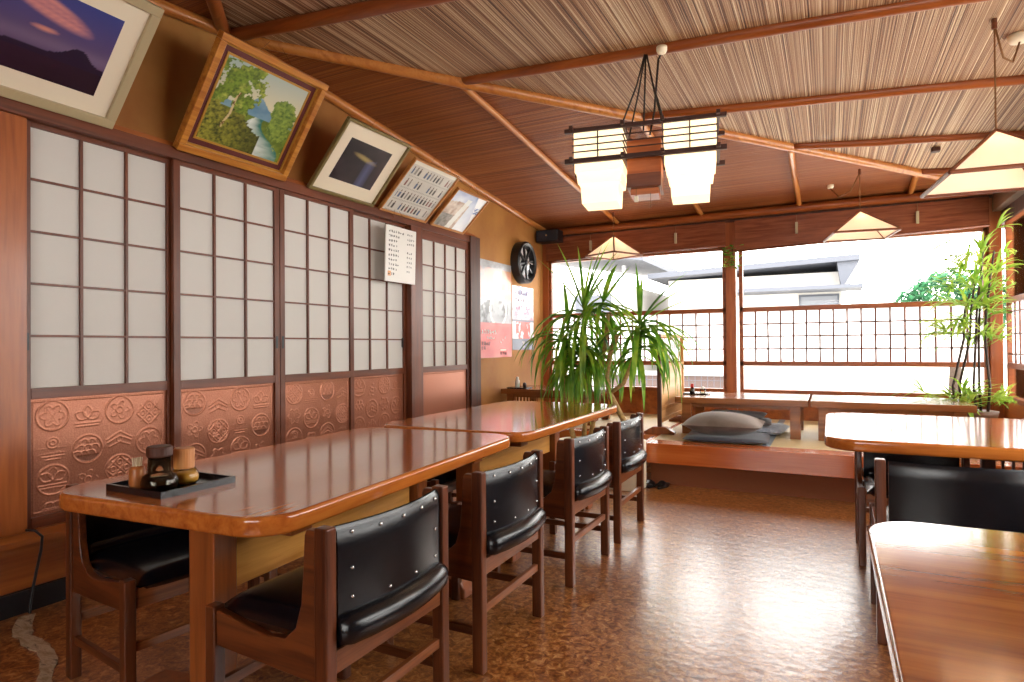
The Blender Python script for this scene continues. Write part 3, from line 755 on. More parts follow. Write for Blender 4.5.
# sandals
for i, (x, rz) in enumerate(((-1.36, .15), (-1.25, -.1))):
    s_ = thing('sandal', ('left' if i == 0 else 'right') + ' black slip-on sandal on the floor below the platform edge', 'sandal', (x, 5.17, 0), rz, 'pair of black sandals')
    prof = [(.035*math.sin(t)*(1.15 if math.cos(t) > 0 else .9), .12*math.cos(t)) for t in [2*PI*k/20 for k in range(20)]]
    MB().prism(prof, 2, 0, .018).build('sole', M['black'], s_, .003)
    v, f = grid(lambda u, w: (.043*math.cos(PI*u), -.02-.075*w, .012+.045*math.sin(PI*u)*(1-.45*w)), 10, 5)
    o = MB().add(v, f).build('strap', M['black'], s_, smooth=True); so = o.modifiers.new('s', 'SOLIDIFY'); so.thickness = .005

# ------------------------------------------------------------------ plants
def blade(m, base, az, el, ln, wd_, droop, n=8):
    """strap leaf starting at base, leaving at azimuth az / elevation el and bending down"""
    p = Vector(base); e = el; side = Vector((-math.sin(az), math.cos(az), 0)); v = []
    for i in range(n+1):
        t = i/n; w = wd_*(.55+.45*math.sin(min(1, t*2.2)*PI/2))*(1-t**3)*.5+.0008
        d = Vector((math.cos(az)*math.cos(e), math.sin(az)*math.cos(e), math.sin(e))); up = side.cross(d)*-1
        v += [p-side*w+up*w*.45, p, p+side*w+up*w*.45]
        p = p+d*ln/n; e = max(-1.5, e-droop/n*(1 if t > .12 else .4))
    f = []
    for i in range(n):
        a = 3*i; f += [(a, a+1, a+4, a+3), (a+1, a+2, a+5, a+4)]
    m.add(v, f)
def head(m, c, n, ln, rnd, wd_=.03, lowbias=.6, maxd=2.7):
    for i in range(n):
        low = rnd.random() < lowbias
        az = rnd.uniform(0, 2*PI)
        if low: blade(m, (c[0], c[1], c[2]-rnd.uniform(0, .12)), az, rnd.uniform(-.5, .45), ln*rnd.uniform(.75, 1.15), wd_, rnd.uniform(1.5, maxd))
        else: blade(m, c, az, rnd.uniform(.5, 1.35), ln*rnd.uniform(.55, .95), wd_, rnd.uniform(.1, .9))
rn = random.Random(11)
pa = thing('potted_dracaena', 'big bushy strap-leaved plant with drooping leaves behind the further trestle table', 'plant', (-1.95, 5.1, 0))
MB().lathe([(.15, 0), (.19, .32), (.20, .36), (.18, .36), (.17, .33)], n=28).build('pot', M['cream'], pa, smooth=True)
m = MB()
m.tube([(-.05, 0, .3), (-.14, .0, .62), (-.17, 0, .9), (-.14, 0, 1.1), (-.15, 0, 1.24)], [.024, .022, .02, .018, .018], 10)
m.tube([(.02, 0, .3), (.06, -.01, .7), (.07, 0, 1.05), (.03, 0, 1.40)], [.022, .02, .018, .018], 10)
m.tube([(.06, .03, .3), (.12, .03, .6), (.18, .02, .95), (.23, 0, 1.2), (.26, 0, 1.46)], [.022, .02, .02, .018, .016], 10)
m.build('trunk', M['trunk'], pa, smooth=True)
m = MB()
head(m, (.03, 0, 1.48), 34, .82, rn, .052, .82, 2.6); head(m, (-.16, 0, 1.30), 26, .70, rn, .048, .85, 2.6); head(m, (.26, 0, 1.55), 16, .6, rn, .046, .6); head(m, (-.02, -.05, 1.20), 34, .62, rn, .048, 1, 2.4); head(m, (.10, -.05, 1.08), 30, .5, rn, .046, 1, 2.4); head(m, (-.10, -.05, 1.02), 24, .45, rn, .046, 1, 2.4)
for az, el, ln in ((2.9, 1.1, .72), (.35, .95, .62), (1.2, 1.35, .5), (4.6, 1.45, .55), (3.3, .8, .7), (.0, 1.25, .6)): blade(m, (.03, 0, 1.50), az, el, ln, .044, .2)
m.v = [(.05+(x-.05)*.78, y, z) for x, y, z in m.v]; m.build('foliage', M['leaf'], pa, smooth=True)
pb = thing('potted_dracaena', 'slimmer strap-leaved plant with a bent tan trunk, beside the standing screen', 'plant', (-1.56, 5.0, 0))
MB().box((-.15, -.13, 0), (.19, .10, .40)).build('pot', M['cream'], pb, .012)
MB().box((-.13, -.11, .395), (.17, .08, .405)).build('soil', plain('soil', '#2c1c12', .9), pb)
m = MB()
m.tube([(.05, 0, .38), (.03, 0, .55), (-.09, 0, .78), (-.12, 0, .92), (-.08, 0, 1.12), (-.02, 0, 1.27)], [.026, .024, .022, .022, .02, .018], 10)
m.tube([(-.09, 0, .78), (.02, .02, .86), (.10, .03, 1.05), (.16, 0, 1.28)], [.018, .018, .017, .016], 10)
m.build('trunk', M['trunk'], pb, smooth=True)
m = MB(); head(m, (.17, 0, 1.36), 34, .72, rn, .052, .93, 2.3); head(m, (.15, 0, 1.20), 14, .62, rn, .048, 1, 2.2)
for az, el, ln in ((.40, .45, .55), (.1, .85, .38), (1.57, 1.4, .42), (3.0, .55, .6), (3.4, .75, .62), (4.5, 1.5, .5), (2.9, .3, .5)): blade(m, (.17, 0, 1.36), az, el, ln, .050, .15)
m.v = [(.17+(x-.17)*.85, y, z) for x, y, z in m.v]; m.build('foliage', M['leaf'], pb, smooth=True)
# lady palm by the right corner
pc = thing('potted_lady_palm', 'slender yellow-green palm with dark cane stems in the right back corner', 'plant', (1.12, 6.55, .357))
MB().lathe([(.11, 0), (.14, .2), (.15, .24), (.13, .24)], n=24).build('pot', plain('brown_pot', '#6a4630', .5), pc, smooth=True)
m = MB(); stems = []
for (x0, x1, x2, x3, y, zt) in ((-.16, -.17, -.09, -.04, 0, 1.25), (-.10, -.12, -.04, .02, .04, 1.5), (-.01, -.03, -.01, .06, -.03, 1.72), (.03, .02, .02, .05, .03, 1.42), (.06, .08, .05, .12, -.05, 1.6)):
    m.tube([(x0, y, .2), (x1, y, .45), (x2, y, .85), (x2+.01, y, 1.1), (x3, y, zt)], [.011, .010, .010, .009, .007], 8); stems.append((x2, x3, y, zt))
m.build('cane', M['stem'], pc, smooth=True)
m = MB()
def fan(c, az, el, rl=.22):
    if math.cos(az) > .1 and c[0] > -.2: rl *= .45; el = max(el, .6)
    d = Vector((math.cos(az)*math.cos(el), math.sin(az)*math.cos(el), math.sin(el))); tip = Vector(c)+d*rl
    m.tube([c, tip], .003, 5)
    for k in range(rn.randint(5, 8)): blade(m, tip, az+rn.uniform(-1.2, 1.2), el+rn.uniform(-.6, .4), rn.uniform(.18, .3), .022, rn.uniform(.5, 1.5), 5)
for (x2, x3, y, zt) in stems:
    for k in range(11):
        t = .1+.9*k/10; fan((x2+(x3-x2)*t, y, .7+(zt-.7)*t), rn.uniform(0, 6.28), rn.uniform(.1, .9), rn.uniform(.12, .26))
for k in range(26): fan((rn.uniform(-.28, .2), rn.uniform(-.1, .1), .28), rn.uniform(0, 6.28), rn.uniform(.0, .7), rn.uniform(.1, .28))
m.v = [(min(x, .24+.02*math.sin(z*40)), y, z) for x, y, z in m.v]; m.build('foliage', M['palm'], pc, smooth=True)
# ivy sprig on the window post
iv = thing('ivy_sprig', 'small green ivy sprig pinned high on the middle window post', 'plant', (-.96, YB-.13, 2.18))
m = MB()
for k in range(60):
    c = Vector((rn.gauss(0, .045), rn.uniform(-.05, .0), rn.uniform(-.14, .10))); blade(m, c, rn.uniform(0, 6.28), rn.uniform(-.5, .6), .05, .03, .6, 3)
m.build('leaves', M['leaf'], iv)
MB().tube([(0, .02, .1), (.01, -.01, 0), (-.01, -.01, -.12)], .004, 6).build('vine', M['stem'], iv)

# ------------------------------------------------------------------ pictures on the left wall (bottom on the rail, tops lean out)
def frame_root(name, label, cat, yc, xb, zb, xt, zt, group=None):
    t = thing(name, label, cat, (xb, yc, zb), 0, group)
    v = Vector((xt-xb, 0, zt-zb)).normalized(); u = Vector((0, 1, 0)); n = u.cross(v)
    t.rotation_euler = Matrix((u, v, n)).transposed().to_euler(); return t, math.hypot(xt-xb, zt-zb)
def picture(name, label, y0, y1, zb, xt, zt, fw, fm, matw, mm, fn, res, inner=None, fd=.03, xb=-3.22, cat='picture'):
    t, h = frame_root(name, label, cat, (y0+y1)/2, xb, zb, xt, zt, 'framed pictures leaning out above the sliding doors'); w = (y1-y0)/2
    m = MB()
    m.box((-w, 0, 0), (w, fw, fd)).box((-w, h-fw, 0), (w, h, fd)).box((-w, fw, 0), (-w+fw, h-fw, fd)).box((w-fw, fw, 0), (w, h-fw, fd)); m.build('frame', fm, t, .004)
    if matw: box('mat_board', (-w+fw, fw, .004), (w-fw, h-fw, .012), mm, t)
    else: box('backing', (-w+fw, fw, .004), (w-fw, h-fw, .008), M['white'], t)
    a = fw+matw
    if inner:
        m = MB(); b = .012
        m.box((-w+a-b, a-b, .012), (w-a+b, a, .017)).box((-w+a-b, h-a, .012), (w-a+b, h-a+b, .017)).box((-w+a-b, a, .012), (-w+a, h-a, .017)).box((w-a, a, .012), (w-a+b, h-a, .017))
        m.build('inner_fillet', inner, t)
        m = MB(); b = fw+.012
        m.box((-w+fw, fw, .012), (w-fw, b, .02)).box((-w+fw, h-b, .012), (w-fw, h-fw, .02)).box((-w+fw, b, .012), (-w+b, h-b, .02)).box((w-b, b, .012), (w-fw, h-b, .02)); m.build('gilt_edge', inner, t)
    art('picture_print', -w+a, a, w-a, h-a, .0135, res, int(res*(h-2*a)/(2*w-2*a)), fn, t, M['arts'])
    for u in (-w*.55, w*.55):
        MB().tube([(u, .0, .005), (u, -.03, .01)], .009, 8).build('support_peg', M['darkframe'], t)
    for u in (-w*.3, w*.3):
        MB().tube([(u, h, .0), (u*.4, h+.06, -.05)], .0016, 5).build('hanging_string', M['string'], t)
    return t
def sunset(u, v):
    sky = mixc(L('#5a4a72'), L('#2c3f8c'), min(1, max(0, (v-.45)*1.6))); sky = mixc(sky, L('#7c6a88'), .6*math.exp(-((v-.42)/.08)**2))
    ridge = .30+.16*math.exp(-((u-.82)/.09)**2)+.05*fbm(u*6, 1)+.06*max(0, .4-u)
    if v < .26: c = mixc(L('#1c0c22'), L('#3a1838'), fbm(u*3, v*14)*(1-u))
    elif v < ridge: c = L('#191030')
    else: c = sky
    d = ((u-.58)/.30)**2+((v-.80+(u-.58)*.45)/.13)**2
    if v >= ridge and d < 1: c = mixc(c, mixc(L('#5a3c78'), L('#d8908c'), fbm(u*3+v*8, v*26+u*9)*1.3), min(1, (1-d)*1.6))
    d = ((u-.60)/.09)**2+((v-.56)/.035)**2
    if d < 1: c = mixc(c, L('#d89080'), (1-d))
    return c
def forest(u, v):
    c = mixc(L('#e2d8b4'), L('#9cb4b4'), min(1, abs(v-.62)*2+.3*(1-u)))
    hill = .52+.15*math.exp(-((u-.50)/.12)**2)+.05*fbm(u*9, 2)
    if v < hill: c = mixc(L('#4c7ca0'), L('#88acbc'), fbm(u*6, v*9))
    riv = .58+.30*(.42-v)+.06*math.sin(v*14)
    if v < .46:
        c = mixc(L('#3c5a1c'), L('#7c9030'), fbm(u*12, v*12)*1.2)
        wv = .05+.45*(.46-v)
        if abs(u-riv) < wv: c = mixc(L('#e4ece4'), L('#2c7468'), abs(u-riv+.05)/wv*.6+fbm(u*6, v*22)*.6-.1)
    n = fbm(u*16, v*16)*1.1; n2 = fbm(u*38+2, v*38)
    t1 = math.exp(-((u-.20)/.30)**4-((v-.70)/.36)**4)*(.7+.3*math.sin(u*17+2)*math.cos(v*13))
    if t1+n > .93: c = mixc(mixc(L('#2c4410'), L('#7e9c30'), n2*1.5-.2), L('#c4cc5c'), max(0, n-.62)*2.2)
    t2 = math.exp(-((u-.84)/.15)**4-((v-.52)/.25)**4)
    if t2+n > 1.0: c = mixc(L('#2c5420'), L('#94ac48'), n2*1.5-.2)
    if v < .40-.5*max(0, u-.25)+.12*n and u < .66: c = mixc(L('#1c2c0c'), L('#c0c048'), (n2-.2)*1.2*(1.1-u*1.3))
    x0 = .22+.12*(v-.3)+.01*math.sin(v*20)
    if abs(u-x0) < .012 and .2 < v < .66: c = L('#d0bc90') if n2 > .4 else L('#6a4a24')
    return c
def dark_photo(u, v):
    c = mixc(L('#17121c'), L('#3a2e38'), fbm(u*3, v*3))
    d = ((u-.5-.15*(v-.6))/.34)**2+((v-.66+.2*(u-.5))/.07)**2
    if d < 1: c = mixc(c, L('#b09a60'), (1-d)*.9)
    if .55 < u < .80 and v < .62+.3*(u-.55): c = mixc(c, L('#6a74a4'), .55*(1-abs(u-.67)/.16))
    return c
def people(u, v):
    c = mixc(L('#d4d2c8'), L('#c0bfb8'), fbm(u*10, v*10)); 
    if v > .93: return L('#e4e2d4')
    row = int(v/.2325); fv = (v/.2325) % 1
    col = int(u*14+row*.4); fu = (u*14+row*.4) % 1; k = _tab[col % 64, (row*7+3) % 64]
    if k > .12 and .08 < u < .95:
        if abs(fu-.5) < .26 and .22 < fv < .66: c = [L('#4a4440'), L('#7c4c48'), L('#4c5c7c'), L('#8c8a84'), L('#2c2c34')][int(k*37) % 5]
        elif (fu-.5)**2*.5+(fv-.76)**2 < .010: c = L('#5c4438')
    if fv < .1 and .06 < u < .96 and int(u*90) % 3: c = mixc(c, L('#8a8880'), .6)
    return c
def mountain(u, v):
    c = mixc(L('#e4ecf4'), L('#3c68b4'), fbm(u*3, v*3)*1.2*v)
    if u < .62 and v < .75-.2*abs(u-.35): c = mixc(L('#8a6248'), L('#ddd0c0'), fbm(u*10, v*7)*1.3-.1)
    if u < .4 and v < .35: c = mixc(L('#4a4a44'), L('#b0aca4'), fbm(u*14, v*14))
    if .38 < u-.1*v < .52 and v < .86: c = mixc(c, L('#e8ece8'), .8)
    if u > .70+.18*(1-v)*0 and u > 1.05-.35*v: c = L('#e8ecf0') if not (.55 < v < .72 and fbm(u*30, v*30) > .5) else L('#6880b8')
    return c
picture('framed_photo', 'large cream matted photo of a violet mountain sunset, first from the left', .90, 1.842, 2.305, -2.80, 2.80, .045, M['silverframe'], .085, M['mat'], sunset, 110)
picture('framed_painting', 'framed oil painting of a green woodland river with burgundy and gilt surround', 2.173, 2.935, 2.305, -2.83, 2.86, .040, wood('red_brown_frame', '#98541c', '#c88838', 0, .3), .055, M['mahog'], forest, 120, M['gold'], .05)
picture('framed_photo', 'cream matted dark photo in a thin mottled gilt frame, between painting and group photo', 3.155, 3.838, 2.305, -2.838, 2.73, .022, plain('mottled_gilt', '#7c6c40', .4, metal=.2), .10, M['mat'], dark_photo, 60)
picture('framed_print', 'framed sheet with four rows of tiny people standing, pale background', 3.915, 4.555, 2.305, -2.85, 2.665, .016, M['oakframe'], .0, M['mat'], people, 150)
picture('framed_photo', 'smallest framed photo of blue sky and rocks, last to the right', 4.634, 5.19, 2.305, -2.915, 2.60, .016, M['oakframe'], .0, M['mat'], mountain, 70)

# hanging menu board
mn, _ = frame_root('menu_board', 'white handwritten menu sheet hanging by strings in front of the fourth sliding door', 'menu', 4.105, -3.15, 1.712, -3.135, 2.162)
box('sheet', (-.2, 0, 0), (.2, .45, .012), M['white'], mn, .002)
rn2 = random.Random(8); m = MB()
for r, (a, b) in enumerate(((7, 3), (5, 4), (4, 4), (4, 0), (5, 3), (5, 3), (4, 3), (5, 3), (4, 2), (3, 0))):
    y = .395-r*.038; s = .021
    for i in range(a): scribble(m, -.165+i*.029, y, s, .0122, rn2, .14)
    for i in range(b): scribble(m, .075+i*.026, y, s*.9, .0122, rn2, .14)
m.build('writing', M['black'], mn)
m = MB().box((-.17, .045, .0121), (-.13, .085, .0124)); m.build('orange_mark', plain('orange_mark', '#e8b080', .8), mn)
for s in (-1, 1): MB().tube([(s*.12, .45, .006), (s*.03, .60, -.04)], .0016, 5).build('hanging_string', M['string'], mn)

# posters
def poster(label, y0, y1, z0, z1, fn, nx, ny):
    t = thing('poster', label, 'poster', (XW+.001, (y0+y1)/2, z0)); t.rotation_euler = Matrix(((0, 0, 1), (1, 0, 0), (0, 1, 0))).to_euler()
    w = (y1-y0)/2; h = z1-z0; 
    art('sheet', -w, 0, w, h, .003, nx, ny, fn, t, M['arts']); return t, w, h
def p1f(u, v):
    if v < .36:
        return mixc(L('#c83c3c'), L('#dc7068'), fbm(u*5, v*8))
    c = mixc(L('#b8bcc4'), L('#8c949c'), fbm(u*4, v*5)*1.3-.2)
    n = fbm(u*9+3, v*12)
    if v < .6: c = mixc(c, L('#4c4c54'), (n-.42)*5*(1 if .15 < u < .9 else .3))
    if v > .6: c = mixc(c, L('#e0a090'), (fbm(u*5, v*6+4)-.40)*4)
    if u > .72 and v > .72: c = mixc(c, L('#d88830'), (fbm(u*3, v*5+9))*1.2)
    if v > .93: c = mixc(L('#6c6c74'), L('#c8ccd0'), fbm(u*8, v*20))
    d = math.hypot(u-.62, (v-.5)*1.3); 
    if abs(d-.22) < .02: c = L('#f4f4f0')
    return c
pt1, w, h = poster('tall red and silver poster with white lettering beside the dark door post', 5.555, 6.40, 1.06, 2.12, p1f, 60, 90)
rn3 = random.Random(2); m = MB()
for i in range(6): scribble(m, -w+.14+i*.058, .255, .05, .0042, rn3, .2)
for i in range(4): scribble(m, -w+.26+i*.045, .2, .035, .0042, rn3, .2)
for i in range(3): scribble(m, -w+.56+i*.05, .15+.03*i, .04, .0042, rn3, .1)
m.box((w-.28, .075, .0042), (w-.14, .09, .005)); m.build('lettering', M['white'], pt1)
m = MB()
for i in range(4): scribble(m, -w+.14+i*.05, .13, .045, .0042, rn3, .2)
for i in range(2): scribble(m, -w+.14+i*.05, .085, .04, .0042, rn3, .2)
for i in range(3): scribble(m, w-.28+i*.05, .025, .04, .0042, rn3, .2)
m.build('small_print', plain('grey_ink', '#6a4a44', .7), pt1)
def p2f(u, v):
    c = mixc(L('#ececf0'), L('#d8dce4'), fbm(u*4, v*6))
    if .45 < v < .72: c = mixc(c, L('#c87898'), (fbm(u*7, v*14)-.35)*2.4)
    if .18 < v < .44: c = L('#d85a50') if (abs(u-.5) < .34 and fbm(u*9, v*9) > .42) else c
    if .44 <= v < .48: c = L('#788090')
    if v < .17: c = L('#70788c')
    if v > .86 and abs(u-.5) < .3: c = L('#5a5c8a') if fbm(u*12, v*30) > .5 else c
    return c
pt2, w2, h2 = poster('narrow white and pink notice poster under the wheel clock', 6.42, 7.0, 1.14, 1.90, p2f, 40, 60)
m = MB()
for r in range(3):
    for i in range(6): scribble(m, -w2+.08+i*.07, h2-.10-r*.09, .045, .0042, rn3, .14)
m.build('lettering', plain('purple_ink', '#6a4a78', .7), pt2)
m = MB().box((-.02, .03, .0042), (.02, .10, .005)).box((-.035, .085, .0042), (.035, .1, .005)); m.build('emblem', M['white'], pt2)

# wheel clock
ck = thing('wall_clock', 'round black wheel-shaped clock with spokes on the ochre wall', 'clock', (XW, 6.64, 2.18)); ck.rotation_euler = (0, PI/2, 0)
RR = .25
m = MB()
rim = [(RR-.045, .0), (RR, .0), (RR, .10), (RR-.02, .115), (RR-.045, .10)]
n = 40; v = []; f = []
for j in range(n):
    a = 2*PI*j/n
    for r, z in rim: v.append((r*math.cos(a), r*math.sin(a), z))
k = len(rim)
for j in range(n):
    for i in range(k): f.append((j*k+i, j*k+(i+1) % k, ((j+1) % n)*k+(i+1) % k, ((j+1) % n)*k+i))
m.add(v, f).build('rim', M['black'], ck, smooth=False)
MB().lathe([(RR-.03, .02), (RR-.03, .03)], n=36).build('dial', plain('dial', '#f0f0f2', .4), ck)
m = MB()
for i in range(8):
    a = PI*i/4+.2; d = Vector((math.cos(a), math.sin(a), 0)); s = Vector((-math.sin(a), math.cos(a), 0))
    q = [d*.02-s*.013, d*(RR-.04)-s*.008, d*(RR-.04)+s*.008, d*.02+s*.013]
    m.add([(p.x, p.y, .06) for p in q]+[(p.x, p.y, .085) for p in q], [(3, 2, 1, 0), (4, 5, 6, 7), (0, 1, 5, 4), (1, 2, 6, 5), (2, 3, 7, 6), (3, 0, 4, 7)])
m.build('spokes', M['black'], ck)
MB().lathe([(.035, .03), (.035, .09), (.02, .10)], n=20).build('hub', M['black'], ck, smooth=False)
MB().box((-.006, 0, .10), (.006, .15, .104)).build('minute_hand', M['chrome'], ck); MB().box((0, -.008, .104), (.09, .008, .108)).build('hour_hand', M['chrome'], ck)

# speaker in the corner
sp = thing('wall_speaker', 'black loudspeaker fixed high in the left back corner', 'speaker', (-3.12, YB-.27, 2.50))
box('cabinet', (-.15, -.08, -.02), (.15, .10, .13), M['black'], sp, .012)
box('grille', (-.135, -.088, 0), (.135, -.08, .115), plain('grille', '#1c1e28', .7, bump=1, bscale=400), sp)
MB().lathe([(.012, 0), (.012, .004)], n=12).build('badge', M['chrome'], sp, loc=(.0, -.088, .06)).rotation_euler = (PI/2, 0, 0)

# cable and worn floor strip
o = MB().tube([(XW+.09, 1.47, .375), (XW+.12, 1.49, .372), (XW+.13, 1.515, .34), (XW+.12, 1.515, .28), (XW+.11, 1.50, .18), (XW+.10, 1.49, .10), (XW+.10, 1.48, .03), (XW+.12, 1.47, .012)], .006, 8).build('power_cord', M['black'], smooth=True)
tag(o, 'black cord hanging from the wall sill down to the floor at far left', 'cord')
m = MB(); rn = random.Random(5); L1 = []; L2 = []
for i in range(26):
    t = i/25; x = -3.18+(.95)*t; y = 1.46-.36*t-.03*math.sin(t*9); w = .022+rn.uniform(-.004, .012)
    L1.append((x-w*.35, y-w, .0015)); L2.append((x+w*.35, y+w, .0015))
v = L1+L2+[(a[0], a[1], .006) for a in L1]+[(a[0], a[1], .006) for a in L2]; n = 26
f = []
for i in range(n-1): f += [(i, i+1, n+i+1, n+i), (2*n+i, 3*n+i, 3*n+i+1, 2*n+i+1), (i, 2*n+i, 2*n+i+1, i+1), (n+i, n+i+1, 3*n+i+1, 3*n+i)]
o = m.add(v, f).build('floor_cable_tape', M['tan'], smooth=False); tag(o, 'worn pale tape strip on the floor below the black cord', 'tape')

# ------------------------------------------------------------------ lamps
def chandelier():
    t = thing('chandelier', 'large hanging wooden lantern lamp with two lit paper shades and lattice', 'lamp', (-.935, 3.55, 2.0), math.radians(10))
    t.scale = (.87, .9, .77); ZT, ZM = .53, .32
    D = .17
    for z, hh in ((ZT, .03), (ZM-.02, .035)):
        for y in (-D, D): box('frame_bar', (-.52, y-.014, z), (.50, y+.014, z+hh), M['rimd'], t, .003)
    for z in (ZT+.01, ZM-.01):
        for x in (-.47, -.135, .115, .45): box('cross_bar', (x-.012, -D-.05, z), (x+.012, D+.05, z+.028), M['rimd'], t, .003)
    for x0, x1 in ((-.46, -.14), (.12, .44)):
        m = MB().box((x0, -D+.005, ZM), (x1, D-.005, ZT)); 
        m.box((x0+.003, -D+.01, .235), (x1-.003, D-.01, ZM-.02))
        cx = (x0+x1)/2
        m.add([(x0+.012, -D+.02, .235), (x1-.012, -D+.02, .235), (x1-.012, D-.02, .235), (x0+.012, D-.02, .235),
               (x0+.02, -D+.03, .155), (x1-.02, -D+.03, .155), (x1-.02, D-.03, .155), (x0+.02, D-.03, .155)], [(0, 1, 5, 4), (1, 2, 6, 5), (2, 3, 7, 6), (3, 0, 4, 7), (4, 5, 6, 7), (3, 2, 1, 0)])
        m.add([(x0+.035, -D+.045, .154), (x1-.035, -D+.045, .154), (x1-.035, D-.045, .154), (x0+.035, D-.045, .154),
               (x0+.042, -D+.055, .01), (x1-.042, -D+.055, .01), (x1-.042, D-.055, .01), (x0+.042, D-.055, .01)], [(0, 1, 5, 4), (1, 2, 6, 5), (2, 3, 7, 6), (3, 0, 4, 7), (4, 5, 6, 7), (3, 2, 1, 0)])
        m.build('paper_shade', M['shade'], t)
        l = MB()
        for y in (-D-.003, D+.003):
            for k in (1, 2, 3): z = ZM+.015+(ZT-ZM-.015)*k/4; l.box((x0-.01, y-.004, z-.004), (x1+.01, y+.004, z+.004))
            l.box((cx-.004, y-.004, ZM), (cx+.004, y+.004, ZT))
        for x in (x0-.004, x1+.004):
            for k in (1, 2, 3): z = ZM+.015+(ZT-ZM-.015)*k/4; l.box((x-.004, -D, z-.004), (x+.004, D, z+.004))
        l.build('lattice', M['rimd'], t)
    m = MB()
    for y in (-D-.003,):
        for k in (1, 2, 3): z = ZM+.015+(ZT-ZM-.015)*k/4; m.box((-.14, y-.004, z-.004), (.12, y+.004, z+.004))
    m.build('lattice', M['rimd'], t)
    wm = wood('lamp_orange_wood', '#a04c20', '#c4703a', 0, .35, .8)
    box('centre_box', (-.12, -.10, .14), (.10, .12, .46), wm, t, .003)
    box('centre_tray', (-.12, -.13, .10), (.10, .14, .20), M['rim'], t, .003)
    box('centre_foot', (-.10, -.08, .055), (.08, .10, .10), wm, t)
    box('pull_switch', (-.075, -.10, .0), (-.05, -.08, .04), M['cream'], t)
    MB().tube([(-.0625, -.09, .04), (-.0625, -.09, .10)], .002, 5).build('pull_cord', M['string'], t)
    MB().tube([(.03, -.09, -.05), (.03, -.09, .06)], .0025, 5).build('pull_cord', M['string'], t)
    hz = 1.165
    for x, y in ((-.14, -D), (-.14, D), (.12, -D), (.12, D), (-.02, 0)):
        MB().tube([(x, y, ZT+.03), (x*.4, y*.35, .88), (0, 0, hz)], .006, 7).build('suspension_rope', M['cord'], t, smooth=True)
    MB().tube([(0, 0, hz-.02), (0, 0, hz+.06)], .014, 8).build('hook', M['cord'], t)
    MB().tube([(.02, .02, ZT), (.05, .02, .7), (.08, .03, 1.1), (.10, .06, 1.165)], .007, 7).build('power_cable', M['cord'], t, smooth=True)
    return t
chandelier()
def outlet(label, x, y, z, r=.05):
    t = thing('ceiling_outlet', label, 'ceiling socket', (x, y, z)); MB().lathe([(r, 0), (r, -.02), (r*.8, -.035), (.01, -.037)], n=20).build('body', M['cream'], t, smooth=True); return t
def pendant(label, x, y, za_, s, h, rz, ztop, ocord=None):
    t = thing('pendant_lamp', label, 'lamp', (x, y, za_-h), rz, 'pyramid paper pendant lamps'); a = s/2
    bs_ = [(-a, -a, 0), (a, -a, 0), (a, a, 0), (-a, a, 0)]; ap = (0, 0, h)
    o = MB().add(bs_+[ap], [(0, 1, 4), (1, 2, 4), (2, 3, 4), (3, 0, 4)]).build('paper_shade', M['shade2'], t)
    so = o.modifiers.new('s', 'SOLIDIFY'); so.thickness = .003
    for i in range(4):
        p, q = Vector(bs_[i]), Vector(bs_[(i+1) % 4])
        MB().tube([p, q], .011, 6).build('rim_bar', M['rim'], t)
        MB().tube([p, Vector(ap)], .009, 6).build('ridge_bar', M['rim'], t)
    MB().lathe([(.012, .0), (.03, .02), (.032, .045), (.018, .075), (.016, .11)], (0, 0, h*.28), 16).build('bulb', M['bulb'], t, smooth=True)
    MB().tube([(0, 0, h-.01), (0, 0, ztop-(za_-h))], .004, 6).build('cord', M['string'], t)
    MB().tube([(0, 0, ztop-(za_-h)-.05), (0, 0, ztop-(za_-h))], .012, 8).build('cord_grip', M['rim'], t)
    return t
pendant('lit pyramid paper lamp in front of the left back window, behind the plant tops', -2.216, 6.90, 2.451, .46, .228, -.457, zBc(6.90))
pendant('lit pyramid paper lamp in front of the right back window', .252, 6.33, 2.367, .506, .219, .172, 2.74)
pendant('largest lit pyramid paper lamp, nearest, cut by the right picture edge', .726, 3.73, 2.21, .507, .243, .104, zA(.73))
outlet('round cream ceiling socket above the nearest pyramid lamp', .87, 3.95, zA(.87), .05)
outlet('small cream ceiling socket beside the lamp of the right window', .02, 6.80, zBc(6.80), .03)
outlet('square-edged cream socket by the chandelier rope', -.83, 3.50, zA(-.83)-.03, .03)
o = box('smoke_sensor', (.74, 5.92, zA(.77)-.035), (.80, 5.98, zA(.77)), M['darkframe'], None, .004); tag(o, 'small dark box sensor on the reed ceiling', 'sensor')
for a, b in (((.73, 3.73, 2.70), (.87, 3.95, 2.70)), ((.25, 6.32, 2.70), (.02, 6.80, 2.70))):
    a, b = Vector(a), Vector(b); o = MB().tube([a, a.lerp(b, .3)-Vector((0, 0, .12)), a.lerp(b, .7)-Vector((0, 0, .12)), b], .005, 6).build('lamp_cable', M['string'], smooth=True)
    tag(o, 'slack cable looping from socket to the ' + ('nearest pyramid lamp' if a.y < 5 else 'right window pyramid lamp'), 'cable')

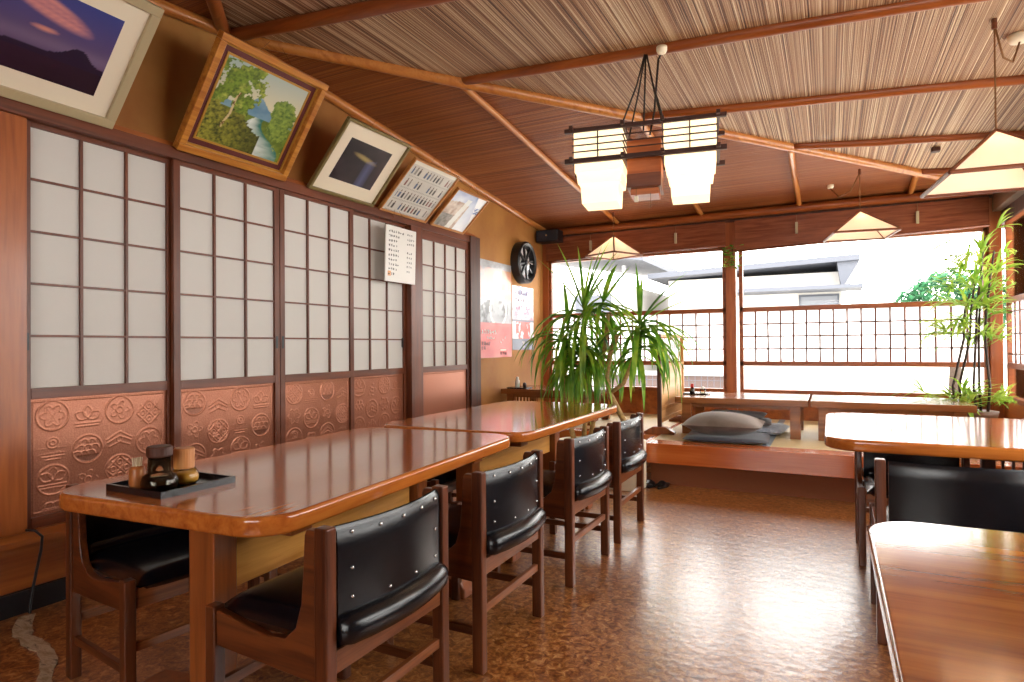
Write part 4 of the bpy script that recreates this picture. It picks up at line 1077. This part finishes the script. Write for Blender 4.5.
# ------------------------------------------------------------------ outside
st(box('ground_outside', (-40, YB+.2, -.6), (40, 60, -.5), plain('pale_concrete', '#c8c4bc', .8))).name = 'floor_outside'
grey = plain('slate_grey', '#4e525c', .7); hw = plain('white_render', '#b4b2ae', .8); pw = plain('pink_tile', '#4e3f3c', .8); sash = plain('outer_sash', '#8a8c90', .5)
hs = thing('neighbour_house', 'pale neighbouring house with long grey eaves beyond the right back window', 'house', (-2.2, 20, -.5))
box('wall', (-2.4, 0, 0), (2.5, 6, 3.75), hw, hs)
MB().prism([(-2.9, 3.78), (2.95, 3.98), (2.95, 4.14), (-2.9, 3.94)], 1, -.7, 6.5).build('roof', grey, hs)
MB().prism([(2.5, 3.2), (2.95, 3.98), (2.95, 4.1), (2.4, 3.95)], 1, -.6, 6).build('gable_end', grey, hs)
box('canopy', (-.4, -1.2, 3.18), (3.0, 0, 3.28), grey, hs)
f_ = box('window', (1.4, -.04, 2.6), (2.45, .02, 3.12), grey, hs); box('shutter', (1.46, -.07, 2.62), (2.4, -.04, 3.06), plain('shutter', '#6c7078', .7), f_)
hs2 = thing('neighbour_building', 'grey roofed building beyond the left back window', 'house', (-9, 19, -.5))
box('wall', (-3, 0, 0), (3.4, 6, 3.6), hw, hs2)
MB().prism([(-3.6, 5.6), (4.0, 4.25), (4.0, 4.45), (-3.6, 5.8)], 1, -.6, 6.4).build('roof', grey, hs2)
box('downpipe', (3.2, -.12, 0), (3.3, -.02, 4.2), sash, hs2); box('window', (1.6, -.05, 2.4), (2.8, .01, 3.3), grey, hs2)
gw = thing('garden_wall', 'low pinkish tiled garden wall outside the back window', 'wall', (-3.0, 13, -.5))
box('tiles', (-1.6, 0, 0), (1.35, .2, 1.05), pw, gw)
m = MB()
for i in range(24): m.box((-1.6+i*.125, -.006, 0), (-1.59+i*.125, 0, 1.05))
for z in (.2, .4, .6, .8, .95): m.box((-1.6, -.006, z), (1.35, 0, z+.01))
m.build('joints', grey, gw)
box('coping', (-1.7, -.05, 1.05), (1.45, .25, 1.13), sash, gw)
tt = thing('garden_tree', 'round bushy green tree beyond the right back window', 'tree', (2.7, 18.5, -.5))
MB().tube([(0, 0, 0), (.05, 0, 1.5), (0, 0, 2.6)], [.14, .12, .06], 10).build('trunk', M['stem'], tt, smooth=True)
m = MB(); rn = random.Random(6)
for i in range(2600):
    th = rn.uniform(0, 2*PI); ph = math.acos(rn.uniform(-1, 1)); r = rn.uniform(.75, 1)*(1+.18*math.sin(3*th+2*ph))
    c = Vector((1.25*r*math.sin(ph)*math.cos(th), .9*r*math.sin(ph)*math.sin(th), 2.55+.85*r*math.cos(ph)))
    blade(m, c, rn.uniform(0, 6.28), rn.uniform(-.8, .8), .16, .12, .3, 2)
m.build('foliage', M['treeleaf'], tt)

# ------------------------------------------------------------------ light
w = bpy.data.worlds.new('sky'); S.world = w; w.use_nodes = True
nt = w.node_tree; bg = nt.nodes['Background']
tc = nt.nodes.new('ShaderNodeTexCoord'); sx = nt.nodes.new('ShaderNodeSeparateXYZ'); nt.links.new(tc.outputs['Generated'], sx.inputs[0])
r = ramp(nt, [(0, '#e8e4dc'), (.5, '#fffcf6'), (1, '#fffaf4')]); mr = nt.nodes.new('ShaderNodeMapRange'); mr.inputs['From Min'].default_value = -1
nt.links.new(sx.outputs['Z'], mr.inputs['Value']); nt.links.new(mr.outputs[0], r.inputs[0]); nt.links.new(r.outputs[0], bg.inputs['Color'])
bg.inputs['Strength'].default_value = 7.0
def portal(loc, rot, sx_, sy_):
    l = bpy.data.lights.new('window_daylight', 'AREA'); l.shape = 'RECTANGLE'; l.size = sx_; l.size_y = sy_; l.cycles.is_portal = True
    o = bpy.data.objects.new('window_daylight', l); COL.objects.link(o); o.location = loc; o.rotation_euler = rot
portal(((XL+XR)/2, YB+.15, 1.46), (-PI/2, 0, 0), 4.7, 1.75)
portal((XR+.15, 4.4, 1.46), (0, PI/2, 0), 1.75, 5.9)
portal((-.5, YF-.15, 1.46), (PI/2, 0, 0), 2.3, 1.75)

S.view_settings.view_transform = 'Standard'; S.view_settings.look = 'None'; S.view_settings.gamma = 1; S.view_settings.exposure = .55
S.view_settings.use_curve_mapping = False
S.cycles.max_bounces = 10; S.cycles.diffuse_bounces = 6; S.cycles.glossy_bounces = 4; S.cycles.transparent_max_bounces = 16
S.cycles.use_denoising = True; S.cycles.sample_clamp_indirect = 8
